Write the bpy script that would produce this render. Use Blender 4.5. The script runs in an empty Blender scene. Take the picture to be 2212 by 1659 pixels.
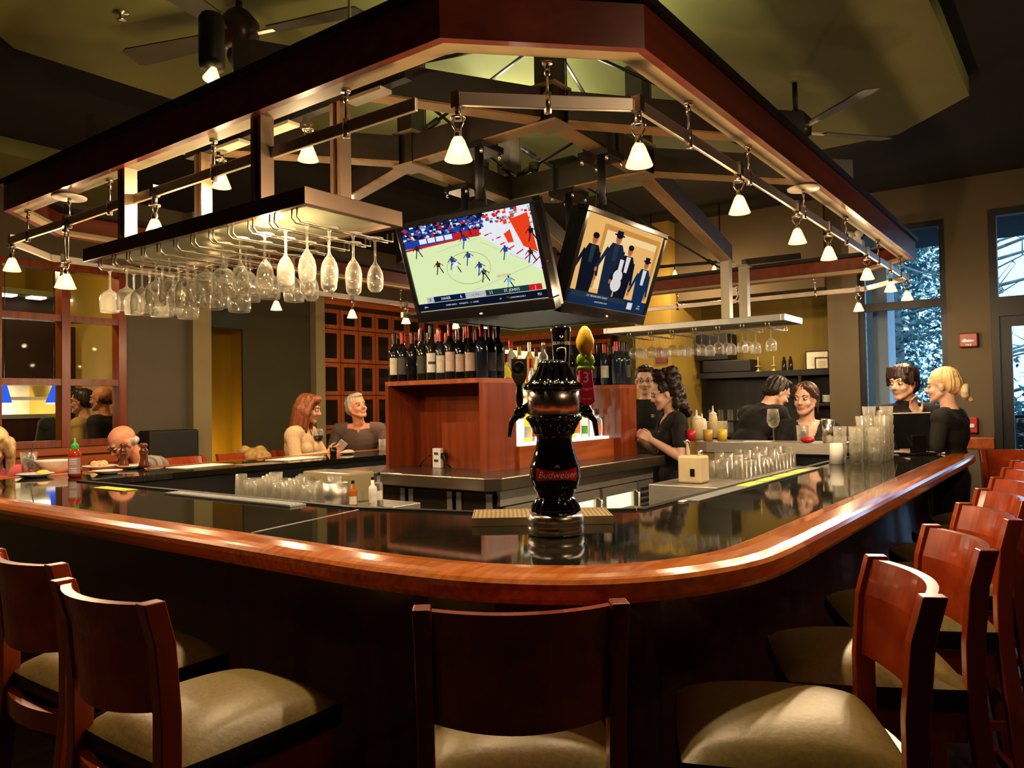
import bpy, bmesh, math, random
from mathutils import Vector, Matrix, Euler, noise
random.seed(7)
SC = bpy.context.scene
COL = SC.collection
PI = math.pi
# ------------------------------------------------------------------ camera frame (metres; camera stands at the origin, eye 1.448 m)
FPX, CX, CY, EYE = 1672.04, 1106.0, 829.5, 1.448
_p, _r, _y = [math.radians(a) for a in (1.5139, -0.96807, 36.7105)]
CF = Vector((math.cos(_y)*math.cos(_p), math.sin(_y)*math.cos(_p), math.sin(_p)))
_R0 = Vector((math.sin(_y), -math.cos(_y), 0)); _U0 = _R0.cross(CF)
CR = _R0*math.cos(_r) + _U0*math.sin(_r); CU = _U0*math.cos(_r) - _R0*math.sin(_r)
CAM = Vector((0, 0, EYE))
def ray(x, y): return CF + CR*((x-CX)/FPX) - CU*((y-CY)/FPX)
def atz(x, y, z): d = ray(x, y); return CAM + d*((z-EYE)/d.z)
def atx(x, y, X): d = ray(x, y); return CAM + d*(X/d.x)
def aty(x, y, Y): d = ray(x, y); return CAM + d*(Y/d.y)
def atd(x, y, D): return CAM + ray(x, y)*D
def px(D): return D/FPX          # metres per photo pixel at depth D

# ------------------------------------------------------------------ materials
MATS = {}
def lin(c):
    if isinstance(c, str):
        c = c.lstrip('#'); c = [int(c[i:i+2], 16)/255 for i in (0, 2, 4)]
        c = [(x/12.92 if x <= .04045 else ((x+.055)/1.055)**2.4) for x in c]
    return (c[0], c[1], c[2], 1)
def mat(name, col, rough=.5, metal=0, spec=.5, coat=0, var=.12, scale=6, stretch=(1, 1, 1), bump=0, emit=None, es=0, trans=0, ior=1.45, alpha=1, col2=None, detail=3):
    if name in MATS: return MATS[name]
    m = bpy.data.materials.new(name); m.use_nodes = True; MATS[name] = m
    nt = m.node_tree; b = nt.nodes['Principled BSDF']
    c = lin(col)
    b.inputs['Base Color'].default_value = c
    b.inputs['Roughness'].default_value = rough
    b.inputs['Metallic'].default_value = metal
    b.inputs['Specular IOR Level'].default_value = spec
    b.inputs['Coat Weight'].default_value = coat
    b.inputs['Coat Roughness'].default_value = .08
    b.inputs['Transmission Weight'].default_value = trans
    b.inputs['IOR'].default_value = ior
    if emit is not None:
        b.inputs['Emission Color'].default_value = lin(emit); b.inputs['Emission Strength'].default_value = es
    if var or bump:
        tc = nt.nodes.new('ShaderNodeTexCoord'); mp = nt.nodes.new('ShaderNodeMapping'); mp.inputs['Scale'].default_value = stretch
        nz = nt.nodes.new('ShaderNodeTexNoise'); nz.inputs['Scale'].default_value = scale; nz.inputs['Detail'].default_value = detail
        nt.links.new(tc.outputs['Object'], mp.inputs['Vector']); nt.links.new(mp.outputs['Vector'], nz.inputs['Vector'])
        if var:
            rp = nt.nodes.new('ShaderNodeValToRGB')
            c2 = lin(col2) if col2 is not None else tuple(min(1, x*(1+var)) for x in c[:3])+(1,)
            rp.color_ramp.elements[0].position = .3; rp.color_ramp.elements[1].position = .7
            rp.color_ramp.elements[0].color = tuple(x*(1-var) for x in c[:3])+(1,)
            rp.color_ramp.elements[1].color = c2
            nt.links.new(nz.outputs['Fac'], rp.inputs['Fac']); nt.links.new(rp.outputs['Color'], b.inputs['Base Color'])
        if bump:
            bp = nt.nodes.new('ShaderNodeBump'); bp.inputs['Strength'].default_value = bump; bp.inputs['Distance'].default_value = .01
            nt.links.new(nz.outputs['Fac'], bp.inputs['Height']); nt.links.new(bp.outputs['Normal'], b.inputs['Normal'])
    return m
def emis(name, col, s, var=0):
    if name in MATS: return MATS[name]
    m = bpy.data.materials.new(name); m.use_nodes = True; MATS[name] = m
    nt = m.node_tree; nt.nodes.clear()
    o = nt.nodes.new('ShaderNodeOutputMaterial'); e = nt.nodes.new('ShaderNodeEmission')
    e.inputs['Color'].default_value = lin(col); e.inputs['Strength'].default_value = s
    nt.links.new(e.outputs[0], o.inputs[0]); return m
def thin(name, col=(1, 1, 1), gl=.12, tint=.97, rough=.02, em=0):
    """thin clear glazing: mostly see-through with a fresnel reflection"""
    if name in MATS: return MATS[name]
    m = bpy.data.materials.new(name); m.use_nodes = True; MATS[name] = m
    nt = m.node_tree; nt.nodes.clear()
    o = nt.nodes.new('ShaderNodeOutputMaterial'); mx = nt.nodes.new('ShaderNodeMixShader')
    t = nt.nodes.new('ShaderNodeBsdfTransparent'); g = nt.nodes.new('ShaderNodeBsdfGlossy')
    lw = nt.nodes.new('ShaderNodeLayerWeight'); lw.inputs['Blend'].default_value = gl
    t.inputs['Color'].default_value = tuple(x*tint for x in lin(col)[:3])+(1,)
    g.inputs['Roughness'].default_value = rough
    nt.links.new(lw.outputs['Fresnel'], mx.inputs[0]); nt.links.new(t.outputs[0], mx.inputs[1]); nt.links.new(g.outputs[0], mx.inputs[2])
    nt.links.new(mx.outputs[0], o.inputs[0]); return m
def shade_mat(name, col, s):
    """frosted lamp glass: glows and lets the lamp through"""
    if name in MATS: return MATS[name]
    m = bpy.data.materials.new(name); m.use_nodes = True; MATS[name] = m
    nt = m.node_tree; nt.nodes.clear()
    o = nt.nodes.new('ShaderNodeOutputMaterial'); mx = nt.nodes.new('ShaderNodeMixShader'); mx.inputs[0].default_value = .6
    t = nt.nodes.new('ShaderNodeBsdfTransparent'); e = nt.nodes.new('ShaderNodeEmission')
    t.inputs['Color'].default_value = (1, .9, .75, 1)
    e.inputs['Color'].default_value = lin(col); e.inputs['Strength'].default_value = s
    nt.links.new(t.outputs[0], mx.inputs[1]); nt.links.new(e.outputs[0], mx.inputs[2]); nt.links.new(mx.outputs[0], o.inputs[0]); return m
def wood(name, col, col2, rough=.25, coat=.6, axis='X', scale=5):
    st = {'X': (.25, 4, 4), 'Y': (4, .25, 4), 'Z': (4, 4, .25)}[axis]
    return mat(name, col, rough, coat=coat, var=.25, scale=scale, stretch=st, col2=col2, detail=6)

def glassware(name):
    if name in MATS: return MATS[name]
    m = bpy.data.materials.new(name); m.use_nodes = True; MATS[name] = m
    nt = m.node_tree; nt.nodes.clear(); N = nt.nodes.new
    o, mx, m2, t, g, d, lw, tr = N('ShaderNodeOutputMaterial'), N('ShaderNodeMixShader'), N('ShaderNodeMixShader'), N('ShaderNodeBsdfTransparent'), N('ShaderNodeBsdfGlossy'), N('ShaderNodeBsdfTranslucent'), N('ShaderNodeLayerWeight'), N('ShaderNodeValToRGB')
    lw.inputs['Blend'].default_value = .42; t.inputs['Color'].default_value = (.97, .97, .95, 1); g.inputs['Roughness'].default_value = .06; g.inputs['Color'].default_value = (1, .98, .93, 1); d.inputs['Color'].default_value = (.9, .88, .8, 1)
    tr.color_ramp.elements[0].position = .15; tr.color_ramp.elements[0].color = (.13, .13, .13, 1); tr.color_ramp.elements[1].position = .95; tr.color_ramp.elements[1].color = (.85, .85, .85, 1)
    L = nt.links.new; m2.inputs[0].default_value = .58  # translucent white, stronger at the rims, stands in for lamplight sparkle
    L(lw.outputs['Facing'], tr.inputs['Fac']); L(tr.outputs['Color'], mx.inputs[0]); L(t.outputs[0], mx.inputs[1]); L(g.outputs[0], m2.inputs[1]); L(d.outputs[0], m2.inputs[2]); L(m2.outputs[0], mx.inputs[2]); L(mx.outputs[0], o.inputs[0])
    return m
# ------------------------------------------------------------------ mesh builder
def rot2(a): return Matrix.Rotation(a, 3, 'Z')
class MB:
    def __init__(s): s.v = []; s.f = []; s.mi = []; s.sm = []
    def add(s, vs, fs, mi=0, sm=False):
        o = len(s.v); s.v += [Vector(v) for v in vs]
        for f in fs: s.f.append([i+o for i in f]); s.mi.append(mi); s.sm.append(sm)
        return s
    def box(s, c, d, mi=0, rot=None):
        c = Vector(c); h = [x/2 for x in d]
        vs = [Vector((x*h[0], y*h[1], z*h[2])) for x in (-1, 1) for y in (-1, 1) for z in (-1, 1)]
        if rot is not None: vs = [rot @ v for v in vs]
        return s.add([c+v for v in vs], [(0, 1, 3, 2), (4, 6, 7, 5), (0, 4, 5, 1), (2, 3, 7, 6), (0, 2, 6, 4), (1, 5, 7, 3)], mi)
    def bx(s, x0, x1, y0, y1, z0, z1, mi=0):
        return s.box(((x0+x1)/2, (y0+y1)/2, (z0+z1)/2), (abs(x1-x0), abs(y1-y0), abs(z1-z0)), mi)
    def bar(s, a, b, w, h, mi=0, up=(0, 0, 1)):
        a, b = Vector(a), Vector(b); d = b-a; L = d.length; d = d/L; u = Vector(up)
        if abs(d.dot(u)) > .99: u = Vector((1, 0, 0))
        x = u.cross(d).normalized(); y = d.cross(x)
        R = Matrix((x, y, d)).transposed()
        return s.box((a+b)/2, (w, h, L), mi, R)
    def prism(s, poly, z0, z1, mi=0):
        n = len(poly); vs = [(p[0], p[1], z0) for p in poly]+[(p[0], p[1], z1) for p in poly]
        a = sum(poly[i][0]*poly[(i+1) % n][1]-poly[(i+1) % n][0]*poly[i][1] for i in range(n))
        fs = [tuple(range(n-1, -1, -1)), tuple(range(n, 2*n))]+[(i, (i+1) % n, n+(i+1) % n, n+i) for i in range(n)]
        if a < 0: fs = [tuple(reversed(f)) for f in fs]
        return s.add(vs, fs, mi)
    def tube(s, pts, r, n=8, mi=0, caps=True, sm=True, closed=False):
        pts = [Vector(p) for p in pts]; m = len(pts); rs = r if isinstance(r, (list, tuple)) else [r]*m
        vs = []; u = None
        for i, p in enumerate(pts):
            if closed: d = pts[(i+1) % m]-pts[i-1]
            else: d = pts[min(i+1, m-1)]-pts[max(i-1, 0)]
            d = d.normalized()
            if u is None:
                u = d.orthogonal().normalized()
            u = (u-d*u.dot(d))
            u = u.normalized() if u.length > 1e-6 else d.orthogonal().normalized()
            w = d.cross(u)
            vs += [p+(u*math.cos(2*PI*k/n)+w*math.sin(2*PI*k/n))*rs[i] for k in range(n)]
        fs = []
        for i in range(m if closed else m-1):
            j = (i+1) % m
            fs += [(i*n+k, i*n+(k+1) % n, j*n+(k+1) % n, j*n+k) for k in range(n)]
        if caps and not closed: fs += [tuple(range(n-1, -1, -1)), tuple((m-1)*n+k for k in range(n))]
        return s.add(vs, fs, mi, sm)
    def lathe(s, prof, n=20, c=(0, 0, 0), mi=0, sm=True, R=None):
        c = Vector(c); vs = []; ix = []
        for r, z in prof:
            if r < 1e-6: ix.append([len(vs)]); vs.append(Vector((0, 0, z)))
            else:
                ix.append(list(range(len(vs), len(vs)+n))); vs += [Vector((r*math.cos(2*PI*k/n), r*math.sin(2*PI*k/n), z)) for k in range(n)]
        fs = []
        for a, b in zip(ix, ix[1:]):
            for k in range(n):
                k2 = (k+1) % n
                if len(a) == 1 and len(b) == 1: continue
                if len(a) == 1: fs.append((a[0], b[k2], b[k]))
                elif len(b) == 1: fs.append((a[k], a[k2], b[0]))
                else: fs.append((a[k], a[k2], b[k2], b[k]))
        if R is not None: vs = [R @ v for v in vs]
        return s.add([c+v for v in vs], fs, mi, sm)
    def ell(s, c, r, R=None, n=16, m=10, mi=0):
        prof = [(math.sin(PI*i/m), -math.cos(PI*i/m)) for i in range(m+1)]; prof[0] = (0, -1); prof[-1] = (0, 1)
        t = MB(); t.lathe(prof, n)
        vs = [Vector((v.x*r[0], v.y*r[1], v.z*r[2])) for v in t.v]
        if R is not None: vs = [R @ v for v in vs]
        return s.add([Vector(c)+v for v in vs], t.f, mi, True)
    def cap(s, a, b, ra, rb, n=12, mi=0):
        a, b = Vector(a), Vector(b); d = b-a; L = max(d.length, 1e-5)
        z = d/L if d.length > 1e-5 else Vector((0, 0, 1)); x = z.orthogonal().normalized(); y = z.cross(x); R = Matrix((x, y, z)).transposed()
        k = 4; prof = [(ra*math.sin(PI/2*i/k), -ra*math.cos(PI/2*i/k)) for i in range(k+1)]+[(rb*math.cos(PI/2*i/k), L+rb*math.sin(PI/2*i/k)) for i in range(k+1)]
        prof[0] = (0, -ra); prof[-1] = (0, L+rb)
        return s.lathe(prof, n, a, mi, True, R)
    def quad(s, *p, mi=0): return s.add(p, [tuple(range(len(p)))], mi)
    def text(s, body, size, M, mi=0, ext=0, shear=0, bend=None):
        cu = bpy.data.curves.new('txt', 'FONT'); cu.body = body; cu.size = size; cu.align_x = 'CENTER'; cu.align_y = 'CENTER'; cu.shear = shear; cu.resolution_u = 3; cu.extrude = ext
        o = bpy.data.objects.new('txt', cu); COL.objects.link(o)
        me = bpy.data.meshes.new_from_object(o.evaluated_get(bpy.context.evaluated_depsgraph_get()))
        vs = [v.co.copy() for v in me.vertices]
        if bend: vs = [bend(v) for v in vs]
        s.add([M @ v for v in vs], [tuple(p.vertices) for p in me.polygons], mi)
        bpy.data.objects.remove(o); bpy.data.curves.remove(cu); bpy.data.meshes.remove(me); return s
    def xf(s, M):
        s.v = [M @ v for v in s.v]; return s
    def build(s, name, mats, parent=None, world=False, bevel=0, seg=2):
        me = bpy.data.meshes.new(name)
        vs = s.v
        if world and parent is not None:
            Mi = wm(parent).inverted(); vs = [Mi @ v for v in vs]
        me.from_pydata([tuple(v) for v in vs], [], s.f)
        if not isinstance(mats, (list, tuple)): mats = [mats]
        for m in mats: me.materials.append(m)
        me.polygons.foreach_set('material_index', s.mi); me.polygons.foreach_set('use_smooth', s.sm)
        if bevel:
            bm = bmesh.new(); bm.from_mesh(me)
            es = [e for e in bm.edges if len(e.link_faces) == 2 and e.calc_face_angle(0) > .6]
            bmesh.ops.bevel(bm, geom=es, offset=bevel, segments=seg, profile=.5, affect='EDGES', clamp_overlap=True)
            bm.to_mesh(me); bm.free()
        me.update()
        o = bpy.data.objects.new(name, me); COL.objects.link(o)
        if parent is not None: o.parent = parent
        return o
def wm(o):
    M = o.matrix_basis.copy(); p = o.parent
    while p is not None: M = p.matrix_basis @ M; p = p.parent
    return M
def tag(o, label, cat, group=None, kind=None):
    if label: o['label'] = label
    if cat: o['category'] = cat
    if group: o['group'] = group
    if kind: o['kind'] = kind
    return o
def thing(name, label, cat, loc=(0, 0, 0), rz=0, group=None):
    o = bpy.data.objects.new(name, None); COL.objects.link(o); o.empty_display_size = .05
    o.location = loc; o.rotation_euler = (0, 0, rz)
    return tag(o, label, cat, group)
def dup(o, loc, rz=None, label=None, group=None, sc=None, parent=None):
    c = o.copy(); COL.objects.link(c); c.location = loc
    if rz is not None: c.rotation_euler = (0, 0, rz)
    if label: c['label'] = label
    if group: c['group'] = group
    if sc: c.scale = (sc, sc, sc) if not isinstance(sc, tuple) else sc
    for ch in list(o.children):
        d = ch.copy(); COL.objects.link(d); d.parent = c
        for g in list(ch.children):
            e = g.copy(); COL.objects.link(e); e.parent = d
    return c
def struct(name, mb, m, **k):
    o = mb.build(name, m, **k); o['kind'] = 'structure'; return o
ORD = ['first', 'second', 'third', 'fourth', 'fifth', 'sixth', 'seventh', 'eighth', 'ninth', 'tenth', 'eleventh', 'twelfth', 'thirteenth', 'fourteenth', 'fifteenth', 'sixteenth', 'seventeenth', 'eighteenth', 'nineteenth', 'twentieth', 'twenty-first', 'twenty-second', 'twenty-third', 'twenty-fourth', 'twenty-fifth', 'twenty-sixth', 'twenty-seventh', 'twenty-eighth']
def blob(prims, voxel=.007, smooth=3, cut=None, fac=.5):
    """grow one continuous skin round overlapping shapes"""
    t = bpy.data.meshes.new('tmp'); t.from_pydata([tuple(v) for v in prims.v], [], prims.f); t.update()
    o = bpy.data.objects.new('tmp', t); COL.objects.link(o)
    md = o.modifiers.new('r', 'REMESH'); md.mode = 'VOXEL'; md.voxel_size = voxel; md.use_smooth_shade = True
    if smooth:
        ms = o.modifiers.new('s', 'SMOOTH'); ms.iterations = smooth; ms.factor = fac
    me = bpy.data.meshes.new_from_object(o.evaluated_get(bpy.context.evaluated_depsgraph_get()))
    r = MB(); keep = None
    r.v = [v.co.copy() for v in me.vertices]
    fs = [tuple(p.vertices) for p in me.polygons]
    if cut: fs = [f for f in fs if not cut(sum((r.v[i] for i in f), Vector())/len(f))]
    r.f = fs; r.mi = [0]*len(fs); r.sm = [True]*len(fs)
    if cut:
        used = sorted({i for f in fs for i in f}); mp = {a: b for b, a in enumerate(used)}
        r.v = [r.v[i] for i in used]; r.f = [[mp[i] for i in f] for f in fs]
    bpy.data.objects.remove(o); bpy.data.meshes.remove(t); bpy.data.meshes.remove(me)
    return r
# ------------------------------------------------------------------ people
SKIN = mat('skin', (.60, .30, .19), .5, var=.06, scale=30)
SKIN_PALE = mat('skin_pale', (.70, .42, .31), .5, var=.05, scale=30)
SKIN_RED = mat('skin_ruddy', (.60, .25, .14), .5, var=.08, scale=30)
LIP = mat('lip', (.42, .10, .08), .4, var=0); EYEW = mat('eye_white', (.45, .42, .38), .2, var=0); IRIS = mat('iris', (.02, .015, .01), .1, var=0)
BLACKCLOTH = mat('black_cloth', (.006, .0055, .0055), .85, var=.3, scale=60, bump=.15)
def person(label, head_px, D, face, P, zf=0.0):
    """face = world angle the body faces; head_px/D = where the middle of the head is"""
    S = P.get('s', 1.0); W = P.get('w', 1.0)*S
    lean = math.radians(P.get('lean', 0)); side = math.radians(P.get('side', 0))
    T = Matrix.Rotation(lean, 3, 'Y') @ Matrix.Rotation(side, 3, 'X')
    hy, hp, hr = [math.radians(a) for a in P.get('head', (0, 0, 0))]
    HR = Matrix.Rotation(hy, 3, 'Z') @ Matrix.Rotation(hp, 3, 'Y') @ Matrix.Rotation(hr, 3, 'X')
    neck = T @ Vector((.0, 0, .505))*S; headc = neck + T @ Vector((.012, 0, .06))*S + HR @ Vector((.02, 0, .095))*S
    Hw = atd(head_px[0], head_px[1], D)
    hipz = Hw.z-zf-headc.z
    loc = Hw-Matrix.Rotation(face, 3, 'Z') @ headc; loc.z = zf
    root = thing('person', label, 'person', loc, face)
    hip = Vector((0, 0, hipz))
    def tp(x, y, z): return hip+T @ Vector((x*S, y*W, z*S))
    def hd(x, y, z): return hip+headc+HR @ Vector((x, y, z))*S
    def body(b, g, sleeve=None, skin=True):
        """g = how far the cloth stands off the skin"""
        b.ell(tp(0, 0, .02), (.105*S+g, .155*W+g, .12*S+g), T)
        b.ell(tp(.005+P.get('belly', 0)/2, 0, .16), (.10*S+g+P.get('belly', 0), .138*W+g, .15*S), T)
        b.ell(tp(.0, 0, .34), (.108*S+g, .155*W+g, .17*S), T)
        if P.get('bust'):
            for q in (-1, 1): b.ell(tp(.085, .07*q, .31), (.055*S+g, .062*S+g, .06*S+g))
        for q in (-1, 1):
            b.cap(tp(0, .06*q, .455), tp(0, .165*q, .445), .052*S+g, .055*S+g)
            b.cap(tp(-.02, .09*q, .40), tp(0, .165*q, .43), .07*S+g, .06*S+g)
        b.cap(tp(-.012, 0, .45), tp(0, 0, .51), .07*S+g, .056*S+(g if not skin else 0))
    A = {}
    for k, q in (('armL', 1), ('armR', -1)):
        a = P.get(k)
        if a is None: a = dict(e=None)
        sh = tp(0, .172*q, .44)
        if a.get('e') is None:
            el = sh+Vector((-.03, .05*q, -.28))*S; wr = el+Vector((.10, -.02*q, -.22))*S
            a = dict(e=el, w=wr, d=(.2, 0, -1), n=(0, -q, 0), curl=.35)
        else:
            a = dict(a); a['e'] = Vector(a['e'])+Vector((0, 0, hipz)); a['w'] = Vector(a['w'])+Vector((0, 0, hipz))
        a['s'] = sh; a['q'] = q; A[k] = a
    b = MB(); body(b, 0)
    for a in A.values():
        s_, e, w = a['s'], a['e'], a['w']
        b.cap(s_, e, .046*S, .037*S); b.cap(e, e.lerp(w, .35), .036*S, .038*S); b.cap(e.lerp(w, .35), w, .038*S, .026*S)
        hand(b, w, a.get('d', (1, 0, 0)), a.get('n', (0, 0, -1)), a['q'], a.get('curl', .4), S)
    # neck and head
    b.cap(tp(0, 0, .47), hip+neck, .056*S, .052*S); b.cap(hip+neck, hd(-.02, 0, -.04), .052*S, .052*S)
    def E(c, r): b.ell(hd(*c), [x*S for x in r], HR)
    def K(p, q, ra, rb): b.cap(hd(*p), hd(*q), ra*S, rb*S)
    fw = P.get('fw', 1.0)
    E((-.012, 0, .035), (.097, .077, .088)); E((.028, 0, -.03), (.06, .06*fw, .082)); E((.034, 0, -.072), (.046, .05*fw, .036))
    K((.066, -.012, -.098), (.066, .012, -.098), .019, .019)
    K((.08, 0, .012), (.106, 0, -.028), .008, .0125); K((.092, -.012, -.034), (.092, .012, -.034), .009, .009)
    for q in (-1, 1):
        E((.056, .034*q, -.032), (.03, .026*fw, .028)); E((-.004, .077*q, -.008), (.018, .012, .032)); K((.0, .055*q, -.05), (.055, .03*q, -.088), .018, .016)
    K((.078, -.036, .026), (.078, .036, .026), .012, .012); E((.074, 0, -.062), (.016, .026, .018))
    if P.get('legs', 'stand') == 'sit':
        for q in (-1, 1):
            h = hip+Vector((0, .09*q*W, -.02)); k = h+Vector((.42, .05*q, -.02))*S; f = k+Vector((-.08, 0, -.40))*S
            b.cap(h, k, .085*S, .058*S); b.cap(k, f, .055*S, .04*S); b.cap(f, f+Vector((.14, 0, -.03)), .038, .03)
    else:
        for q in (-1, 1):
            h = hip+Vector((0, .085*q*W, -.02)); f = Vector((-.02, .11*q, .09)); k = h.lerp(f, .5)+Vector((.03, 0, 0))
            b.cap(h, k, .088*S, .06*S); b.cap(k, k.lerp(f, .3), .058*S, .058*S); b.cap(k.lerp(f, .3), f, .058*S, .04*S); b.cap(f+Vector((-.02, 0, -.05)), f+Vector((.15, .02*q, -.06)), .04, .03)
    o = blob(b, P.get('vox', .0075), 3).build('body', P.get('skin', SKIN), root)
    # face
    for q in (-1, 1):
        m = MB(); m.ell(hd(.078, .032*q, .003), (.0135*S, .016*S, .009*S), HR, 12, 8)
        ir = hd(.0915, .032*q-.004*P.get('gaze', 0), .003); m.ell(ir, (.003*S, .0065*S, .0075*S), HR, 10, 6, mi=1)
        m.build('eye', [EYEW, IRIS], root)
    m = MB(); w = .022+.006*P.get('smile', 0); up = .008*P.get('smile', 0)
    for k in range(2):
        m.tube([hd(.086-abs(t)*.16*.2-.012*(t/w*w/.03)**2, t, -.060-.008*k+up*(t/w)**2) for t in (-w, -w/2, 0, w/2, w)], [.002, .0042, .0048, .0042, .002], 6)
    m.build('lips', LIP, root)
    if P.get('smile', 0) > .8:
        m = MB(); m.tube([hd(.0885-.012*(t/.03)**2, t, -.0645+up*.7*(t/w)**2) for t in (-.016, 0, .016)], [.002, .004, .002], 6); m.build('teeth', EYEW, root)
    m = MB()
    for q in (-1, 1): m.tube([hd(.089, .016*q, .024), hd(.087, .032*q, .031), hd(.074, .05*q, .024)], [.003, .0042, .002], 6)
    m.build('eyebrows', P.get('haircol'), root)
    # clothes
    sh = MB(); g = .014; body(sh, g, skin=False)
    ln = P.get('sleeve', 'short')
    for a in A.values():
        s_, e, w = a['s'], a['e'], a['w']
        if ln == 'short': sh.cap(s_, s_.lerp(e, .62), .056*S, .056*S)
        else:
            f = {'long': .93, 'rolled': .55}[ln]
            sh.cap(s_, e, .058*S, .05*S); sh.cap(e, e.lerp(w, f), .05*S, .04*S)
    vn = P.get('vneck', 0); nz = tp(0, 0, .5).z
    Ti = T.inverted()
    def cut(c):
        l = Ti @ (c-hip); l.x /= S; l.y /= W; l.z /= S
        if l.z > P.get('collar', .50) and abs(l.y) < .09: return True
        return bool(vn) and l.x > .02 and l.z > .5-vn and abs(l.y) < (l.z-(.5-vn))*.55+.004
    shirt = blob(sh, .009, 3, cut).build(P.get('shirt', 'shirt'), P.get('cloth', BLACKCLOTH), root)
    tr = MB()
    tr.ell(hip+Vector((0, 0, -.02)), (.112*S, .16*W, .12*S))
    if P.get('legs', 'stand') == 'sit':
        for q in (-1, 1):
            h = hip+Vector((0, .09*q*W, -.02)); k = h+Vector((.42, .05*q, -.02))*S; f = k+Vector((-.08, 0, -.40))*S
            tr.cap(h, k, .095*S, .07*S); tr.cap(k, k.lerp(f, .9), .068*S, .06*S)
    else:
        for q in (-1, 1):
            h = hip+Vector((0, .085*q*W, -.02)); f = Vector((-.02, .11*q, .09)); k = h.lerp(f, .5)+Vector((.03, 0, 0))
            tr.cap(h, k, .098*S, .072*S); tr.cap(k, f+Vector((0, 0, .02)), .072*S, .062*S)
    blob(tr, .014, 2).build('trousers', P.get('pants', BLACKCLOTH), root)
    # hair
    hb = MB()
    def HE(c, r): hb.ell(hd(*c), [x*S for x in r], HR)
    def HK(p, q, ra, rb): hb.cap(hd(*p), hd(*q), ra*S, rb*S)
    P['hair'](HE, HK)
    def hcut(c):
        l = HR.inverted() @ (c-hip-headc)/S
        return l.x > .062 and l.z < .03 and abs(l.y) < .05
    hm = blob(hb, .007, P.get('hsm', 2), hcut)
    for i, v in enumerate(hm.v):
        l = HR.inverted() @ (v-hip-headc)/S; r_ = math.atan2(l.y, l.x+.02)
        hm.v[i] = v+(v-hip-headc).normalized()*(.010*noise.noise(Vector((r_*P.get('strand', 9), l.z*5, 3.3)))+.006*noise.noise(Vector((r_*28, l.z*9, 1.1))))*S
    hm.build('hair', P['haircol'], root)
    for fn in P.get('extra', []): fn(root, tp, hd, A, HR, T)
    return root
def hand(b, w, d, n, q, curl, S=1):
    d = Vector(d).normalized(); n = Vector(n); n = (n-d*n.dot(d)).normalized(); t = n.cross(d)*q     # t points to the thumb side
    kn = []
    for i, (o, L) in enumerate(((.03, .074), (.01, .084), (-.01, .078), (-.029, .062))):
        k = w+(d*.088+t*o-n*.004*abs(i-1.3))*S; kn.append(k)
        b.cap(w+(d*.012+t*o*.55)*S, k, .0135*S, .0115*S)
        p = k; a = curl*(.75+.12*i)
        for s_, (f, r) in enumerate(((.46, .0092), (.30, .0085), (.24, .0075))):
            dr = d*math.cos(a)+n*math.sin(a)+t*o*.9
            e = p+dr.normalized()*L*f*S; b.cap(p, e, r*S, (r-.0008)*S, 8); p = e; a += curl*1.1
    b.cap(w+(d*.02+t*.022)*S, w+(d*.055+t*.048+n*.014)*S, .014*S, .012*S, 8)
    b.cap(w+(d*.055+t*.048+n*.014)*S, w+(d*.085+t*.055+n*.026)*S, .0105*S, .0095*S, 8)
    b.cap(w+(d*.085+t*.055+n*.026)*S, w+(d*.108+t*.052+n*.036)*S, .0095*S, .0075*S, 8)
# --- hair styles
def h_short(E, K):
    E((-.022, 0, .05), (.097, .085, .085)); E((-.05, 0, .0), (.07, .08, .07)); E((.03, 0, .1), (.055, .06, .03))
    for q in (-1, 1): E((-.02, .074*q, .02), (.03, .014, .045))
def h_long(E, K):
    E((-.018, 0, .045), (.104, .092, .092)); E((-.05, 0, .0), (.075, .085, .09)); E((.045, .03, .095), (.045, .05, .035)); E((.05, -.03, .09), (.045, .05, .04))
    for q in (-1, 1):
        K((.035, .075*q, .06), (.02, .092*q, -.04), .026, .03); K((-.01, .09*q, -.02), (-.02, .085*q, -.17), .034, .026)
        K((-.05, .075*q, .0), (-.075, .07*q, -.2), .045, .03); K((.02, .09*q, -.06), (.03, .075*q, -.2), .022, .012)
    K((-.075, 0, 0), (-.11, 0, -.21), .06, .035); K((-.09, -.03, -.1), (-.13, -.03, -.25), .03, .012); K((-.1, .03, -.1), (-.12, .03, -.23), .03, .012)
def h_curly(E, K):
    E((-.025, 0, .045), (.098, .088, .09)); rr = random.Random(3)
    for i in range(95):
        a = rr.uniform(-1.4, 1.4)+PI; z = rr.uniform(-.14, .15); r = .075+rr.uniform(0, .045)
        E((-.03+math.cos(a)*r*.95, math.sin(a)*r, z+.02), (.030, .030, .032))
    for i in range(26):
        a = rr.uniform(0, 2*PI); E((-.035+.06*math.cos(a), .06*math.sin(a), .125+rr.uniform(0, .05)), (.034, .034, .03))
    for i in range(10): E((-.10-rr.uniform(0, .05), rr.uniform(-.07, .07), -.13-rr.uniform(0, .09)), (.03, .03, .036))
def h_mop(E, K):
    E((-.014, 0, .05), (.106, .091, .092)); E((-.05, 0, -.005), (.07, .084, .085))
    for i, q in enumerate((-.075, -.05, -.025, 0, .025, .05, .075)): K((.035, q*.9, .10), (.088-abs(q)*.38, q*1.05, .058-.022*(i % 3)+.2*q), .024, .009)
    for q in (-1, 1): K((.03, .085*q, .06), (.035, .092*q, -.005), .022, .014)
def h_tied(E, K):
    E((-.02, 0, .045), (.099, .085, .087)); E((-.06, 0, .02), (.065, .075, .075)); K((-.10, 0, .02), (-.14, 0, -.06), .03, .022)
    for q in (-1, 1): K((.055, .045*q, .085), (.012, .085*q, .02), .022, .016); K((.0, .086*q, .0), (-.005, .085*q, -.1), .012, .006)
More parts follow.
